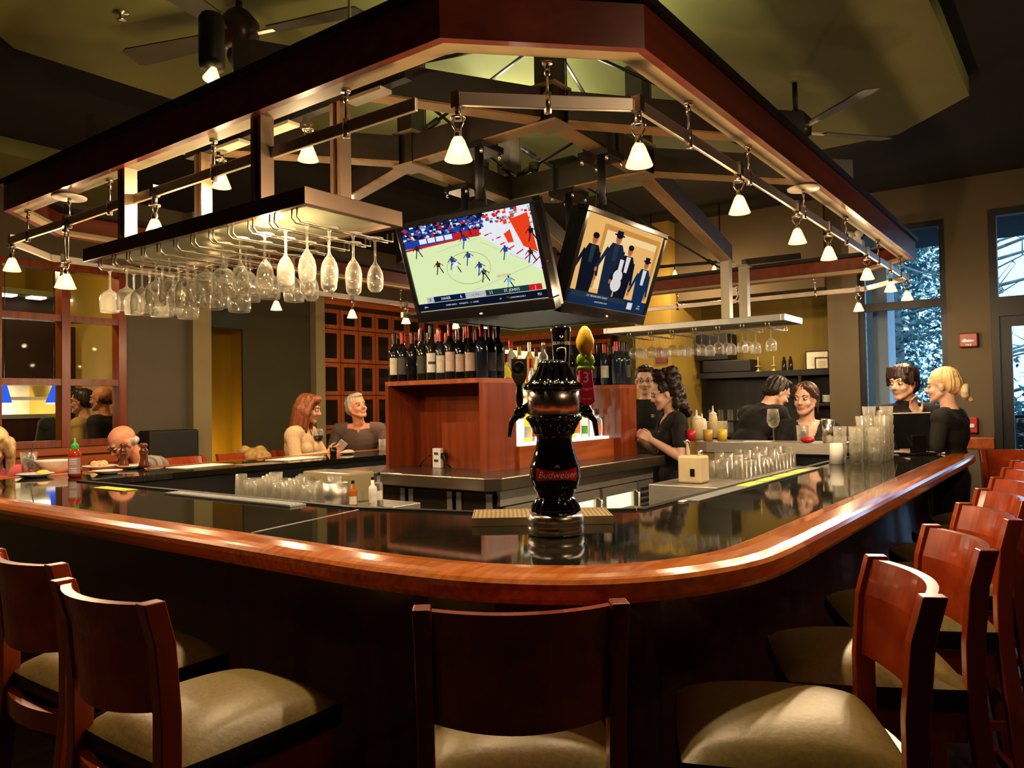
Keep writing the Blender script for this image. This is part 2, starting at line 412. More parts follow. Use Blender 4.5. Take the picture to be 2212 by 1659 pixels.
def h_bun(E, K):
    E((-.02, 0, .045), (.1, .086, .089)); E((-.055, 0, .015), (.075, .078, .08))
    K((-.07, 0, .0), (-.125, 0, -.055), .05, .028)
def h_bald(E, K):
    E((-.052, 0, -.022), (.052, .073, .034))
    for q in (-1, 1): E((-.03, .068*q, -.002), (.03, .014, .024))
HAIR = {k: mat('hair_'+k, c, .45, var=.35, scale=14, stretch=(1, 1, .15), bump=.5) for k, c in dict(dark=(.014, .008, .006), red=(.20, .055, .014), grey=(.30, .25, .2), brown=(.055, .022, .013), blonde=(.62, .42, .20), mop=(.022, .009, .008), white=(.5, .44, .38)).items()}
def logo(y=.075, z=.36):
    def f(root, tp, hd, A, HR, T):
        m = MB(); c = tp(.128, y, z)
        for i, (a, b_, w, h) in enumerate(((0, .008, .034, .006), (-.006, -.003, .016, .008), (.01, -.004, .014, .006), (0, -.013, .03, .004))): m.ell(c+Vector((.002, a, b_)), (.004, w/2, h/2), None, 8, 6)
        m.build('shirt_emblem', mat('emblem_white', (.65, .65, .65), .6, var=0), root)
    return f
def glasses(root, tp, hd, A, HR, T):
    m = MB()
    for q in (-1, 1):
        m.tube([hd(.100-.006*abs(math.cos(a)), (.034+.024*math.cos(a))*q, .002+.017*math.sin(a)) for a in [2*PI*k/14 for k in range(14)]], .002, 6, closed=True)
        m.tube([hd(.094, .058*q, .006), hd(.04, .082*q, .006), hd(-.01, .086*q, .0)], .002, 6)
    m.tube([hd(.104, -.01, .004), hd(.106, 0, .007), hd(.104, .01, .004)], .002, 6)
    m.build('spectacles', mat('spectacle_frame', (.012, .01, .01), .3, var=0), root)
def ang(dx, dy): return math.atan2(dy, dx)
VR = ang(CR.x, CR.y)                 # direction that runs to the right across the photograph
V_IN = ang(CF.x, CF.y)
def _facing(right, toward):           # mix of picture-right and towards-camera, as a world angle
    v = CR*right-CF*toward; return ang(v.x, v.y)
def D_at(p): return (Vector(p)-CAM).dot(CF)

# seated woman in the beige sweater
HELD = {}
def _hold(root, tp, hd, A, HR, T):
    a = A['armR']; HELD['phone'] = wm(root) @ (a['w']+Vector(a['d']).normalized()*.10*1.0+Vector(a['n']).normalized()*.03)
P1 = dict(s=1.0, w=1.12, bust=1, lean=9, head=(6, 10, 0), legs='sit', sleeve='long', shirt='sweater', skin=SKIN, haircol=HAIR['red'], hair=h_long, extra=[_hold], collar=.485, vneck=.07,
          cloth=mat('beige_knit', (.62, .43, .24), .9, var=.12, scale=90, bump=.35), pants=mat('dark_denim', (.03, .035, .05), .9),
          armR=dict(e=(.13, -.27, .22), w=(.36, -.17, .26), d=(.85, .3, .45), n=(.1, .9, .3), curl=.5), armL=dict(e=(.2, .23, .2), w=(.40, .05, .2), d=(.9, -.3, .1), n=(0, -.2, -1), curl=.4))
W1 = person('woman with long auburn hair in a beige sweater, looking down at a phone', (667, 884), D_at(aty(672, 880, 5.42)), _facing(1, .12), P1)
P2 = dict(s=1.02, w=1.1, lean=20, head=(38, -16, 6), legs='sit', sleeve='long', shirt='sweater', smile=1.0, skin=SKIN_RED, haircol=HAIR['grey'], hair=h_short, collar=.475, vneck=.05,
          cloth=mat('taupe_knit', (.115, .075, .062), .9, var=.15, scale=90, bump=.35), pants=mat('dark_denim', (.03, .035, .05), .9),
          armR=dict(e=(.20, -.28, .16), w=(.36, -.06, .17), d=(.4, .9, .05), n=(0, 0, -1), curl=.25), armL=dict(e=(.2, .30, .17), w=(.40, .20, .16), d=(.9, .1, -.1), n=(0, 0, -1), curl=.35))
W2 = person('smiling man with short grey hair in a taupe sweater, looking up', (771, 880), D_at(aty(772, 880, 5.5)), _facing(.1, 1), P2)
PF = dict(s=1.0, w=.95, bust=1, lean=2, head=(0, 14, 0), vneck=.12, sleeve='short', smile=1.0, skin=SKIN_PALE, haircol=HAIR['dark'], hair=h_curly, hsm=3, extra=[logo()],
          armL=dict(e=(.03, .25, .17), w=(.22, .14, .3), d=(.75, -.4, .5), n=(.3, -.9, .1), curl=.6), armR=dict(e=(.1, -.22, .2), w=(.27, -.06, .30), d=(.8, .4, .3), n=(0, 1, .1), curl=.6))
W3 = person('laughing server in a black shirt with big dark curly hair, in profile', (1434, 851), 6.05, _facing(-1, .1), PF, .1)
W4 = person('server in glasses and black shirt half hidden by the wooden cabinet', (1394, 822), 6.7, _facing(-.25, 1), dict(s=1.02, head=(0, 6, 0), haircol=HAIR['dark'], hair=h_short, skin=SKIN_PALE, extra=[glasses, logo(.06)]), .1)
W5 = person('server in black bending over behind the steel counter, face turned away', (1679, 848), 6.3, _facing(.8, -.45), dict(s=1.02, lean=38, head=(-20, 28, 0), haircol=HAIR['dark'], hair=h_short, skin=SKIN_PALE, sleeve='short', collar=.49,
    armR=dict(e=(.36, -.25, .16), w=(.48, -.14, -.02), d=(.5, .3, -.8), n=(0, .5, -.5), curl=.5), armL=dict(e=(.40, .2, .15), w=(.5, .12, -.04), d=(.4, 0, -.9), n=(0, -.8, 0), curl=.4)))
W6 = person('server with tied brown hair and V-neck black shirt facing the steel counter', (1740, 862), 5.72, _facing(-.15, 1), dict(s=1.0, w=.98, bust=1, head=(-36, 2, 0), gaze=.6, vneck=.15, sleeve='rolled', skin=SKIN_PALE, haircol=HAIR['brown'], hair=h_tied, extra=[logo(.085, .37)],
    armL=dict(e=(.05, .25, .16), w=(.27, .08, .17), d=(.8, -.55, .1), n=(.2, -.9, -.3), curl=.7), armR=dict(e=(.05, -.25, .16), w=(.26, -.1, .14), d=(.8, .6, 0), n=(0, .9, -.4), curl=.6)))
def buttons(root, tp, hd, A, HR, T):
    m = MB()
    for k in range(5): m.ell(tp(.127-.004*k*(k > 2), 0, .44-.075*k), (.004, .006, .006), None, 8, 6)
    m.build('shirt_button', mat('button', (.5, .5, .5), .3, var=0), root)
W7 = person('smiling young man in a buttoned black shirt with a dark mop of hair', (1951, 828), 5.7, _facing(-.25, 1), dict(s=1.04, w=1.02, head=(-48, 4, 0), smile=1.0, sleeve='long', collar=.535, skin=SKIN_PALE, haircol=HAIR['mop'], hair=h_mop, extra=[buttons],
    cloth=mat('brownblack_cloth', (.010, .006, .0055), .85, var=.3, scale=60, bump=.15),
    armL=dict(e=(.06, .27, .15), w=(.30, .14, .15), d=(.9, -.4, -.1), n=(0, 0, -1), curl=.3), armR=dict(e=(.04, -.25, .16), w=(.2, -.1, .2), d=(.7, .6, 0), n=(0, 1, 0), curl=.5)))
def scrunchie(root, tp, hd, A, HR, T):
    m = MB()
    for k in range(9):
        a = 2*PI*k/9; m.ell(hd(-.135, .034*math.cos(a), -.048+.034*math.sin(a)), (.026, .025, .025))
    blob(m, .006, 2).build('scrunchie', mat('cream_satin', (.75, .62, .42), .5), root)
    m = MB(); m.cap(hd(-.13, 0, -.06), hd(-.165, .0, -.105), .026, .016); blob(m, .006, 1).build('ponytail', HAIR['blonde'], root)
W8 = person('blonde woman in a black tee seen from behind, hair tied in a cream scrunchie', (2036, 834), 5.35, _facing(-.7, -.7), dict(s=1.0, w=1.0, head=(8, 2, 0), sleeve='short', skin=SKIN_PALE, haircol=HAIR['blonde'], hair=h_bun, extra=[scrunchie],
    armL=dict(e=(.04, .27, .13), w=(.28, .20, .14), d=(1, -.1, -.1), n=(0, 0, -1), curl=.3), armR=dict(e=(.14, -.22, .26), w=(.24, -.14, .44), d=(.3, .1, 1), n=(-.6, .3, 0), curl=.35)))
W9 = person('old man in glasses and striped shirt bent over his food', (266, 957), D_at(aty(266, 957, 5.62)), _facing(-.55, 1), dict(s=1.0, w=1.1, lean=30, head=(-14, 34, 0), belly=.03, legs='sit', sleeve='long', collar=.48, skin=SKIN_RED, haircol=HAIR['white'], hair=h_bald, extra=[glasses],
    cloth=mat('striped_shirt', (.05, .045, .04), .85, var=.6, scale=9, stretch=(8, .4, .4), col2=(.42, .36, .30)), pants=mat('dark_denim', (.03, .035, .05), .9),
    armL=dict(e=(.25, .28, .2), w=(.44, .16, .24), d=(.7, -.5, .4), n=(0, -1, 0), curl=.6), armR=dict(e=(.25, -.27, .2), w=(.45, -.12, .22), d=(.7, .5, .3), n=(0, 1, 0), curl=.6)))
W10 = person('guest with blonde curls and a pink sleeve, cut off by the left edge', (-16, 966), D_at(aty(2, 960, 5.55)), _facing(.5, .8), dict(s=.98, lean=14, head=(-6, 24, 0), legs='sit', sleeve='long', skin=SKIN, haircol=HAIR['blonde'], hair=h_long, hsm=1, cloth=mat('pink_knit', (.62, .10, .12), .9),
    armL=dict(e=(.2, .24, .16), w=(.36, .12, .2), d=(.8, -.3, .5), n=(0, -1, 0), curl=.5)))
W11 = person('man in glasses and a yellow shirt standing behind the interior window', (176, 868), D_at(aty(176, 868, 8.3)), _facing(-1, .15), dict(s=1.04, w=1.08, sleeve='short', skin=SKIN, haircol=HAIR['dark'], hair=h_short, extra=[glasses], cloth=mat('yellow_cotton', (.50, .34, .11), .85, var=.15, scale=40), pants=mat('dark_denim', (.03, .035, .05), .9)))
W12 = person('bald man in a dark jacket standing behind the interior window', (219, 862), D_at(aty(219, 862, 8.05)), _facing(-1, 0), dict(s=1.06, w=1.1, sleeve='long', skin=SKIN_RED, haircol=HAIR['brown'], hair=h_bald, cloth=mat('dark_jacket', (.012, .012, .015), .9)))
W13 = person('cook in dark clothes half hidden by the window mullion', (141, 872), D_at(aty(141, 872, 9.2)), _facing(-.3, -1), dict(s=1.04, w=1.1, lean=8, sleeve='rolled', skin=SKIN, haircol=HAIR['dark'], hair=h_short, cloth=mat('green_black_cloth', (.014, .017, .011), .9)))
# ------------------------------------------------------------------ the room
OLIVE = mat('olive_paint', (.155, .165, .048), .75, var=.05, scale=3)
DARKCEIL = mat('black_paint', (.004, .004, .0035), .9, var=.2, scale=2)
TAUPE = mat('taupe_paint', (.10, .075, .036), .8, var=.05, scale=3)
TAUPE_L = mat('light_taupe_paint', (.24, .19, .085), .8, var=.05, scale=3)
GREYP = mat('grey_panel_paint', (.10, .082, .05), .8, var=.05, scale=3)
DGREEN = mat('dark_green_paint', (.033, .028, .007), .8, var=.06, scale=3)
GOLD = mat('mustard_paint', (.45, .29, .012), .75, var=.05, scale=3)
CHERRY = wood('cherry_wood', (.33, .065, .014), (.46, .11, .025), .28, .5, 'X')
CHERRY_Z = wood('cherry_wood_upright', (.20, .032, .008), (.28, .052, .012), .25, .5, 'Z')
DARKWOOD = wood('dark_mahogany', (.035, .008, .004), (.06, .013, .006), .3, .4, 'Z')
FRAME = mat('black_frame', (.005, .005, .006), .5, var=.1)
CHROME = mat('polished_metal', (.85, .80, .74), .24, 1, var=.04)
STEEL = mat('brushed_steel', (.55, .52, .48), .42, .9, var=.12, scale=12, stretch=(1, 1, 12))
ALU = mat('satin_aluminium', (.55, .5, .45), .35, 1, var=.06)
BLACKP = mat('black_plastic', (.008, .008, .009), .25, var=.1)
WHITE = mat('white_paper', (.8, .78, .74), .7, var=.03)
CLEAR = thin('clear_pane', (.93, .97, 1), .08)
m = mat('dark_plank_floor', (.055, .028, .014), .35, var=.5, scale=3, stretch=(.4, 6, 1), col2=(.14, .08, .045), detail=5)
b = MB(); b.bx(-4, 8.4, -4, 7.6, -.1, 0); b.bx(1.0, 5.0, 7.6, 11.2, -.1, 0); struct('floor', b, m)
# inside-bar duckboard the servers stand on
b = MB(); b.bx(2.0, 5.8, 1.34, 4.4, 0, .098); struct('floor_duckboard', b, mat('rubber_mat', (.01, .01, .01), .9))
XW, YW = 8.0, 7.2
b = MB(); b.bx(-4, 8.8, -4, 11.2, 3.42, 3.55); struct('ceiling', b, DARKCEIL)
cl = [atz(x, y, 3.3) for x, y in ((2000, 0), (2100, 205), (1940, 290), (1760, 325))]
b = MB(); b.prism([(1.15, .56), (5.48, .54), (5.96, 1.02), (5.96, 3.9), (5.5, 4.33), (1.62, 4.33), (1.1, 3.85)], 3.30, 3.418); struct('ceiling_cloud', b, OLIVE)
b = MB(); b.prism([(1.6, 6.15), (3.1, 6.15), (3.36, 6.45), (3.36, 7.15), (1.0, 7.15)], 3.30, 3.418); struct('ceiling_cloud_far', b, OLIVE)
# right wall: door, pier, tall window, column, recess behind the servers
b = MB()
b.bx(XW, XW+.2, -4, .05, 0, 3.42); b.bx(XW, XW+.2, .05, .68, 3.1, 3.42)
b.bx(XW, XW+.2, .68, 1.02, 0, 3.42); b.bx(XW, XW+.2, 1.02, 1.77, 3.08, 3.42); b.bx(XW, XW+.2, 1.02, 1.77, 0, .30)
b.bx(XW-.02, XW+.62, 1.77, 2.05, 0, 3.42)
struct('wall_right', b, mat('taupe_wall', (.105, .082, .046), .8, var=.05, scale=3))
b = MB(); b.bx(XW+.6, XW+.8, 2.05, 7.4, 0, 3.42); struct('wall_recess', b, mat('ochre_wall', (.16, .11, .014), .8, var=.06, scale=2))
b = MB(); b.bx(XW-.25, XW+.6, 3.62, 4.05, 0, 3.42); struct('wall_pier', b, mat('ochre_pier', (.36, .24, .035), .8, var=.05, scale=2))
b = MB(); b.bx(XW-.1, XW+.6, 2.05, 3.62, 2.55, 3.42); struct('wall_header', b, TAUPE)
b = MB(); b.bx(XW-.03, XW, .68, 1.02, .985, 1.085); struct('trim_1', b, CHERRY, bevel=.006)
b = MB(); b.bx(XW-.02, XW-.002, .68, 1.02, .0, .985); b.bx(XW-.035, XW-.021, 1.02, 2.05, 0, .42); struct('trim_2', b, mat('wainscot_grey', (.12, .10, .07), .7))
# window
def sash(b, y0, y1, z0, z1, x, w=.05, d=.06):
    b.bx(x, x+d, y0, y0+w, z0, z1); b.bx(x, x+d, y1-w, y1, z0, z1); b.bx(x, x+d, y0+w, y1-w, z0, z0+w); b.bx(x, x+d, y0+w, y1-w, z1-w, z1)
w = thing('window_1', None, None, (XW+.05, 1.395, .3)); w['kind'] = 'structure'
b = MB(); sash(b, 1.022, 1.768, .302, 3.078, XW+.04); b.bx(XW+.04, XW+.1, 1.07, 1.72, 2.285, 2.36); b.build('window_frame', FRAME, w, True)
for z0, z1 in ((.352, 2.285), (2.36, 3.03)): b = MB(); b.bx(XW+.066, XW+.072, 1.072, 1.718, z0, z1); b.build('pane', CLEAR, w, True)
d = thing('door_1', None, None, (XW+.05, .37, 0)); d['kind'] = 'structure'
b = MB(); sash(b, .052, .678, .002, 3.098, XW-.01, .06, .1); b.bx(XW-.01, XW+.09, .112, .618, 2.15, 2.32); b.build('door_frame', FRAME, d, True)
b = MB(); sash(b, .115, .615, .01, 2.145, XW+.02, .085, .05); b.build('door_leaf', FRAME, d, True)
b = MB(); b.bx(XW+.04, XW+.046, .2, .53, .095, 2.06); b.bx(XW+.04, XW+.046, .112, .618, 2.32, 3.038); b.build('pane', CLEAR, d, True)
# back wall and its openings
b = MB()
b.bx(-4, 2.5, YW, YW+.15, 0, 3.42); b.bx(2.5, 3.62, YW, YW+.15, 2.75, 3.42); b.bx(2.5, 3.62, YW, YW+.15, 0, 1.14)
b.bx(3.62, 3.66, YW, YW+.15, 0, 3.42)
struct('wall_back', b, TAUPE)
b = MB(); b.bx(3.66, 4.25, YW, YW+.15, 0, 3.42); struct('wall_grey_panel', b, GREYP)
b = MB(); b.bx(4.25, 4.45, YW-.1, YW+.15, 0, 3.42); struct('wall_column', b, TAUPE_L)
b = MB(); b.bx(4.45, 4.95, YW+.0, YW+.15, 2.3, 3.42); struct('wall_door_header', b, mat('slate_green_paint', (.02, .026, .016), .8))
b = MB(); b.bx(4.88, 5.77, YW, YW+.03, 0, 2.3); b.bx(4.95, 5.77, YW, YW+.03, 2.3, 3.42); struct('wall_dark_green', b, DGREEN)
b = MB(); b.bx(5.77, 5.9, YW-.1, YW+.15, 0, 3.42); struct('wall_column_slim', b, TAUPE_L)
b = MB(); b.bx(5.9, 8.6, YW, YW+.15, 0, 3.42); struct('wall_back_right', b, TAUPE)
# open doorway with the mustard passage beyond
d = thing('door_2', None, None, (4.66, YW+.05, 0)); d['kind'] = 'structure'
b = MB(); b.bx(4.452, 4.5, YW-.01, YW+.16, 0, 2.298); b.build('door_frame', DARKWOOD, d, True)
b = MB(); b.bx(4.502, 4.53, YW+.06, YW+.9, .01, 2.29); b.build('door_leaf', CHERRY_Z, d, True)
b = MB(); b.bx(4.4, 5.4, YW+1.0, YW+1.1, 0, 3.0); b.bx(4.3, 4.4, YW+.16, YW+1.1, 0, 3); b.bx(5.4, 5.5, YW+.16, YW+1.1, 0, 3); struct('wall_passage', b, GOLD)
b = MB(); b.bx(4.3, 5.5, YW+.16, YW+1.1, -.1, -.002); struct('floor_passage', b, DARKWOOD)
# interior window to the dining room / open kitchen
w = thing('window_2', None, None, (3.05, YW, 1.14)); w['kind'] = 'structure'
b = MB()
for x in (2.56, 3.095, 3.59): b.bx(x-.035, x+.035, YW-.03, YW+.1, 1.142, 2.748)
for z in (1.175, 1.71, 2.27, 2.72):
    for x0, x1 in ((2.595, 3.06), (3.13, 3.555)): b.bx(x0, x1, YW-.02, YW+.09, z-.03, z+.028)
b.build('window_frame', CHERRY_Z, w, True)
b = MB(); b.bx(2.53, 3.62, YW+.03, YW+.036, 1.2, 2.7); b.build('pane', thin('interior_pane', (1, .98, .95), .05), w, True)
b = MB(); b.bx(1.0, 5.0, 11.0, 11.2, 0, 3.4); b.bx(.8, 1.0, 7.4, 11.2, 0, 3.4); b.bx(4.25, 4.29, 8.4, 11.0, 0, 3.4); struct('wall_dining_room', b, mat('amber_wall', (.40, .26, .03), .8, var=.06, scale=2))
# hidden sides of the room
b = MB(); b.bx(-4.2, -4, -4, 7.4, 0, 3.42); struct('wall_left', b, mat('dim_wall', (.05, .04, .025), .9))
b = MB(); b.bx(-4, 8.2, -4.2, -4, 0, 3.42); struct('wall_front', b, MATS['dim_wall'])
b = MB(); b.bx(8.8, 8.9, 2.0, 7.6, 0, 3.5); b.bx(8.2, 8.9, 7.35, 7.45, 0, 3.5); struct('wall_outer', b, MATS['dim_wall'])
# ------------------------------------------------------------------ the bar
BZ = 1.07
outer = [(1.28, 5.15), (1.28, 2.0), (1.279, 1.5), (1.29, 1.32), (1.318, 1.14), (1.375, .985), (1.452, .862), (1.565, .758), (1.69, .688), (1.83, .640), (1.97, .621), (2.15, .617), (5.95, .617)]
def offs(pl, d):
    r = []
    for i, p in enumerate(pl):
        a = Vector(pl[max(i-1, 0)]); c = Vector(pl[min(i+1, len(pl)-1)]); t = (c-a).normalized(); r.append((p[0]-t.y*d, p[1]+t.x*d))
    return r
def resamp(pl, n=3):
    r = []
    for i in range(len(pl)-1):
        p0, p1, p2, p3 = [Vector(pl[max(0, min(len(pl)-1, k))]) for k in (i-1, i, i+1, i+2)]
        L = (p2-p1).length
        if L > .4: r.append(tuple(p1)); continue
        for s in range(n):
            t = s/n; r.append(tuple(.5*((2*p1)+(p2-p0)*t+(2*p0-5*p1+4*p2-p3)*t*t+(3*p1-p0-3*p2+p3)*t**3)))
    r.append(tuple(pl[-1])); return r
curve = resamp(outer[1:-1], 4)
RW = .14
def sweep(path, prof, mi=0, b=None, sm=True):
    """prof = list of (inward offset, z) swept along a plan path"""
    b = b or MB(); n = len(prof); lines = [offs(path, d) for d, z in prof]
    vs = [(lines[k][i][0], lines[k][i][1], prof[k][1]) for i in range(len(path)) for k in range(n)]
    fs = [(i*n+k, (i+1)*n+k, (i+1)*n+(k+1) % n, i*n+(k+1) % n) for i in range(len(path)-1) for k in range(n)]
    fs += [tuple(range(n-1, -1, -1)), tuple((len(path)-1)*n+k for k in range(n))]
    return b.add(vs, fs, mi, False)
RP = [(.006, 1.012), (.0, 1.024), (.0, 1.043), (.006, 1.055), (.018, 1.063), (.03, 1.066), (.045, 1.071), (.09, 1.0745), (.125, 1.073), (RW, 1.069), (RW, 1.03), (.10, 1.02), (.05, 1.006)]
bar = thing('bar_counter', 'U-shaped bar with polished black stone top and orange-red wooden armrest rail', 'bar', (1.6, 2.5, 0))
RAIL = wood('bar_rail_wood', (.52, .10, .008), (.66, .16, .016), .16, .9, 'X', 7)
RAILY = wood('bar_rail_wood_left', (.60, .125, .008), (.74, .19, .016), .24, .7, 'Y', 7)
RAILC = wood('bar_rail_wood_corner', (.60, .125, .010), (.72, .22, .035), .2, .8, 'X', 12)
sweep(curve, RP).build('arm_rail', RAILC, bar, True)
sweep([(1.28, 5.15), (1.28, 3.4), (1.28, 2.0)], RP).build('arm_rail', RAILY, bar, True)
sweep([(2.15, .617), (4.0, .617), (5.95, .617)], RP).build('arm_rail', RAIL, bar, True)
sweep([(5.2, 5.15), (1.28, 5.15)], RP).build('arm_rail', RAIL, bar, True)
GRAN = mat('black_granite', (.010, .010, .007), .045, spec=.75, var=.5, scale=220, col2=(.02, .02, .013), detail=2)
inn = offs([outer[0]]+[(1.28, 2.0)]+curve[1:]+[outer[-1]], RW-.002)
inn[0] = (inn[0][0], 5.015)
poly = inn+[(5.95, 1.28), (2.43, 1.28), (2.10, 1.66), (1.95, 2.2), (1.95, 4.44), (5.2, 4.44), (5.2, 5.015)]
b = MB(); b.prism(poly, 1.035, BZ); b.build('countertop', GRAN, bar, True)
b = MB()                                    # seam strip in the stone
b.bar(Vector((1.42, 2.06, 1.0695)), Vector((1.95, 2.17, 1.0695)), .004, .004); b.build('joint_strip', ALU, bar, True)
fp = offs([(1.28, 2.0)]+curve[1:-1]+[(2.15, .617)], .26)
pan = [(1.54, 4.89)]+fp+[(5.75, .877)]
b = MB(); b.prism(pan+[(5.75, 1.0), (2.25, 1.0), (1.66, 1.7), (1.66, 4.77), (5.1, 4.77), (5.1, 4.89)], .0, 1.035); b.build('front_panel', wood('bar_front_mahogany', (.040, .007, .004), (.065, .012, .006), .3, .5, 'Z', 3), bar, True)
b = MB(); b.bx(5.75, 5.9, .9, 1.25, 0, 1.035); b.build('end_panel', DARKWOOD, bar, True)
b = MB()                                    # black rubber bar mat lip along the inner edge
for p, q in (((1.965, 4.4), (1.965, 2.22)), ((1.965, 2.22), (2.115, 1.67)), ((2.115, 1.67), (2.44, 1.29)), ((2.44, 1.268), (5.3, 1.268))): b.bar((p[0], p[1], 1.062), (q[0], q[1], 1.062), .03, .03)
b.build('edge_strip', mat('black_rubber', (.012, .012, .012), .5), bar, True)
def apron(path): return path
b = MB(); b.bx(1.70, 1.93, 2.3, 4.4, .1, 1.03); b.bx(2.6, 5.3, 1.02, 1.26, .1, 1.03); b.bx(1.7, 5.1, 4.47, 4.75, .1, 1.03); b.build('under_cabinet', mat('under_bar_black', (.010, .010, .010), .5), bar, True)

# ------------------------------------------------------------------ bar stools
SEATW = wood('stool_cherry', (.27, .029, .005), (.36, .05, .009), .28, .45, 'Z', 4)
VINYL = mat('olive_bronze_vinyl', (.25, .18, .045), .40, spec=.6, var=.15, scale=80, bump=.06)
VINYLS = mat('black_vinyl', (.006, .006, .008), .35, var=.2)
def make_stool(label):
    t = thing('bar_stool', label, 'bar stool')          # faces +X; back posts near x=0
    W = .2; zt = 1.085
    for q in (-1, 1):
        b = MB()
        pts = [(-.10, .185*q, 0), (-.035, .185*q, .40), (.0, .185*q, .72), (.0, .186*q, .86), (-.012, .188*q, 1.0), (-.035, .19*q, zt)]
        for p, r in zip(pts, pts[1:]): pass
        vs = []
        for (x, y, z) in pts:
            w = .017 if z > .6 else .018; dd = .022 if z > .3 else .019
            vs += [(x-dd, y-w, z), (x+dd, y-w, z), (x+dd, y+w, z), (x-dd, y+w, z)]
        n = len(pts); fs = [(3, 2, 1, 0), tuple((n-1)*4+k for k in range(4))]+[(i*4+k, i*4+(k+1) % 4, i*4+4+(k+1) % 4, i*4+4+k) for i in range(n-1) for k in range(4)]
        b.add(vs, fs); b.build('leg', SEATW, t, bevel=.003)
        b = MB(); b.bar((.385, .175*q, 0), (.385, .175*q, .70), .036, .036, up=(1, 0, 0)); b.build('leg', SEATW, t, bevel=.003)
    # curved back panel, hollow towards the sitter
    b = MB(); n = 14; vs = []; fs = []
    for i in range(n+1):
        y = -.171+.342*i/n; u = y/.171; bow = -.045*(1-u*u)
        for z in (.866-.010*(1-u*u), 1.0, zt-.006):
            lx = (0 if z < .9 else (-.012 if z < 1.05 else -.034))
            for th in (-.011, .011): vs.append((lx+bow+th, y, z))
    for i in range(n):
        o = i*6; p = o+6
        for k in range(2):
            fs += [(o+2*k, p+2*k, p+2*k+2, o+2*k+2), (o+2*k+1, o+2*k+3, p+2*k+3, p+2*k+1)]
        fs += [(o, o+1, p+1, p), (o+4, p+4, p+5, o+5)]
    for o in (0, n*6):
        for k in range(2): fs.append((o+2*k, o+2*k+2, o+2*k+3, o+2*k+1))
    b.add(vs, fs, 0, False); pnl = b.build('backrest', wood('stool_back_cherry', (.29, .028, .005), (.38, .052, .009), .27, .5, 'X', 3), t)
    # lower back rail, also bowed
    b = MB(); vs = []; fs = []
    for i in range(9):
        y = -.171+.342*i/8; u = y/.171; bow = -.03*(1-u*u)
        vs += [(bow-.012, y, .665), (bow+.014, y, .665), (bow+.014, y, .715), (bow-.012, y, .715)]
    for i in range(8): fs += [(i*4+k, i*4+(k+1) % 4, i*4+4+(k+1) % 4, i*4+4+k) for k in range(4)]
    b.add(vs, [(3, 2, 1, 0), (32, 33, 34, 35)]+fs); b.build('back_rail', SEATW, t)
    b = MB(); b.bx(.02, .40, -.192, -.17, .625, .70); b.bx(.02, .40, .17, .192, .625, .70); b.bx(.38, .402, -.17, .17, .625, .70); b.build('seat_frame', SEATW, t, bevel=.002)
    b = MB()
    for y in (-.18, .18): b.bar((-.03, y, .30), (.385, y, .30), .02, .03)
    b.bar((.385, -.17, .22), (.385, .17, .22), .02, .035); b.bar((-.055, -.17, .30), (-.055, .17, .30), .02, .03); b.build('stretcher', SEATW, t)
    # domed cushion: bronze top, black welt side
    b = MB(); N = 16; idx = {}
    def P(i, j):
        u = -1+2*i/N; v = -1+2*j/N; x = .215+.215*u; y = .205*v
        f = (1-abs(u)**2.6)*(1-abs(v)**2.6); c = 1-.035*(abs(u*v))**3
        return ((x-.215)*c+.215, y*c, .752+.062*max(f, 0)**.55)
    vs = [P(i, j) for i in range(N+1) for j in range(N+1)]
    fs = [(i*(N+1)+j, (i+1)*(N+1)+j, (i+1)*(N+1)+j+1, i*(N+1)+j+1) for i in range(N) for j in range(N)]
    b.add(vs, fs, 0, True)
    ring = [i*(N+1) for i in range(N)]+[N*(N+1)+j for j in range(N)]+[(N-i)*(N+1)+N for i in range(N)]+[N-j for j in range(N)]
    b.build('seat_cushion', VINYL, t)
    b = MB(); rv = [vs[k] for k in ring]; m_ = len(rv)
    v2 = []
    for s_, z in ((1.0, .754), (1.012, .744), (1.012, .712), (.985, .70)):
        v2 += [((p[0]-.215)*s_+.215, p[1]*s_, z) for p in rv]
    b.add(v2, [(r*m_+k, r*m_+(k+1) % m_, (r+1)*m_+(k+1) % m_, (r+1)*m_+k) for r in range(3) for k in range(m_)]+[tuple(range(4*m_-1, 3*m_-1, -1))], 0, True); b.build('seat_side', VINYLS, t)
    return t
st0 = make_stool('bar stool in the middle of the foreground, its back to the camera')
def at_back(l, r, s=1):      # place by the two top corners of its back
    l, r = Vector(l), Vector(r); c = (l+r)/2; a = ang(r.x-l.x, r.y-l.y)+PI/2*s
    return (c.x+.035*math.cos(a), c.y+.035*math.sin(a), 0), a
pl, a = at_back((1.019, .986), (1.267, .694)); st0.scale = (1, .95, 1); st0.location = pl; st0.rotation_euler = (0, 0, a)
def stool(l, r, label, g, s=1):
    p, a = at_back(l, r, s); return dup(st0, p, a, label, g, (1, 1, 1) if s < 0 else None)
stool((.768, 1.81), (.771, 1.43), 'bar stool at lower left with a broad bronze vinyl seat showing', 'stools on the left side of the bar')
stool((.835, 2.37), (.838, 1.985), 'bar stool cut off by the left edge of the photo', 'stools on the left side of the bar')
xs = [(1.956, .412), (2.505, .377), (3.07, .361), (3.58, .356), (4.11, .35), (4.68, .35), (5.22, .35)]
for i, l in enumerate(xs):
    r = (l[0]-.362, l[1]-.176)
    stool(l, r, 'cherry bar stool on the right side, %s from the camera in the row' % ORD[i], 'stools along the right side of the bar', -1)
p = atz(2118, 970, 1.085); stool((p.x, p.y), (p.x+.16, p.y-.36), 'farthest bar stool on the right, standing by the end of the bar', 'stools along the right side of the bar', -1)
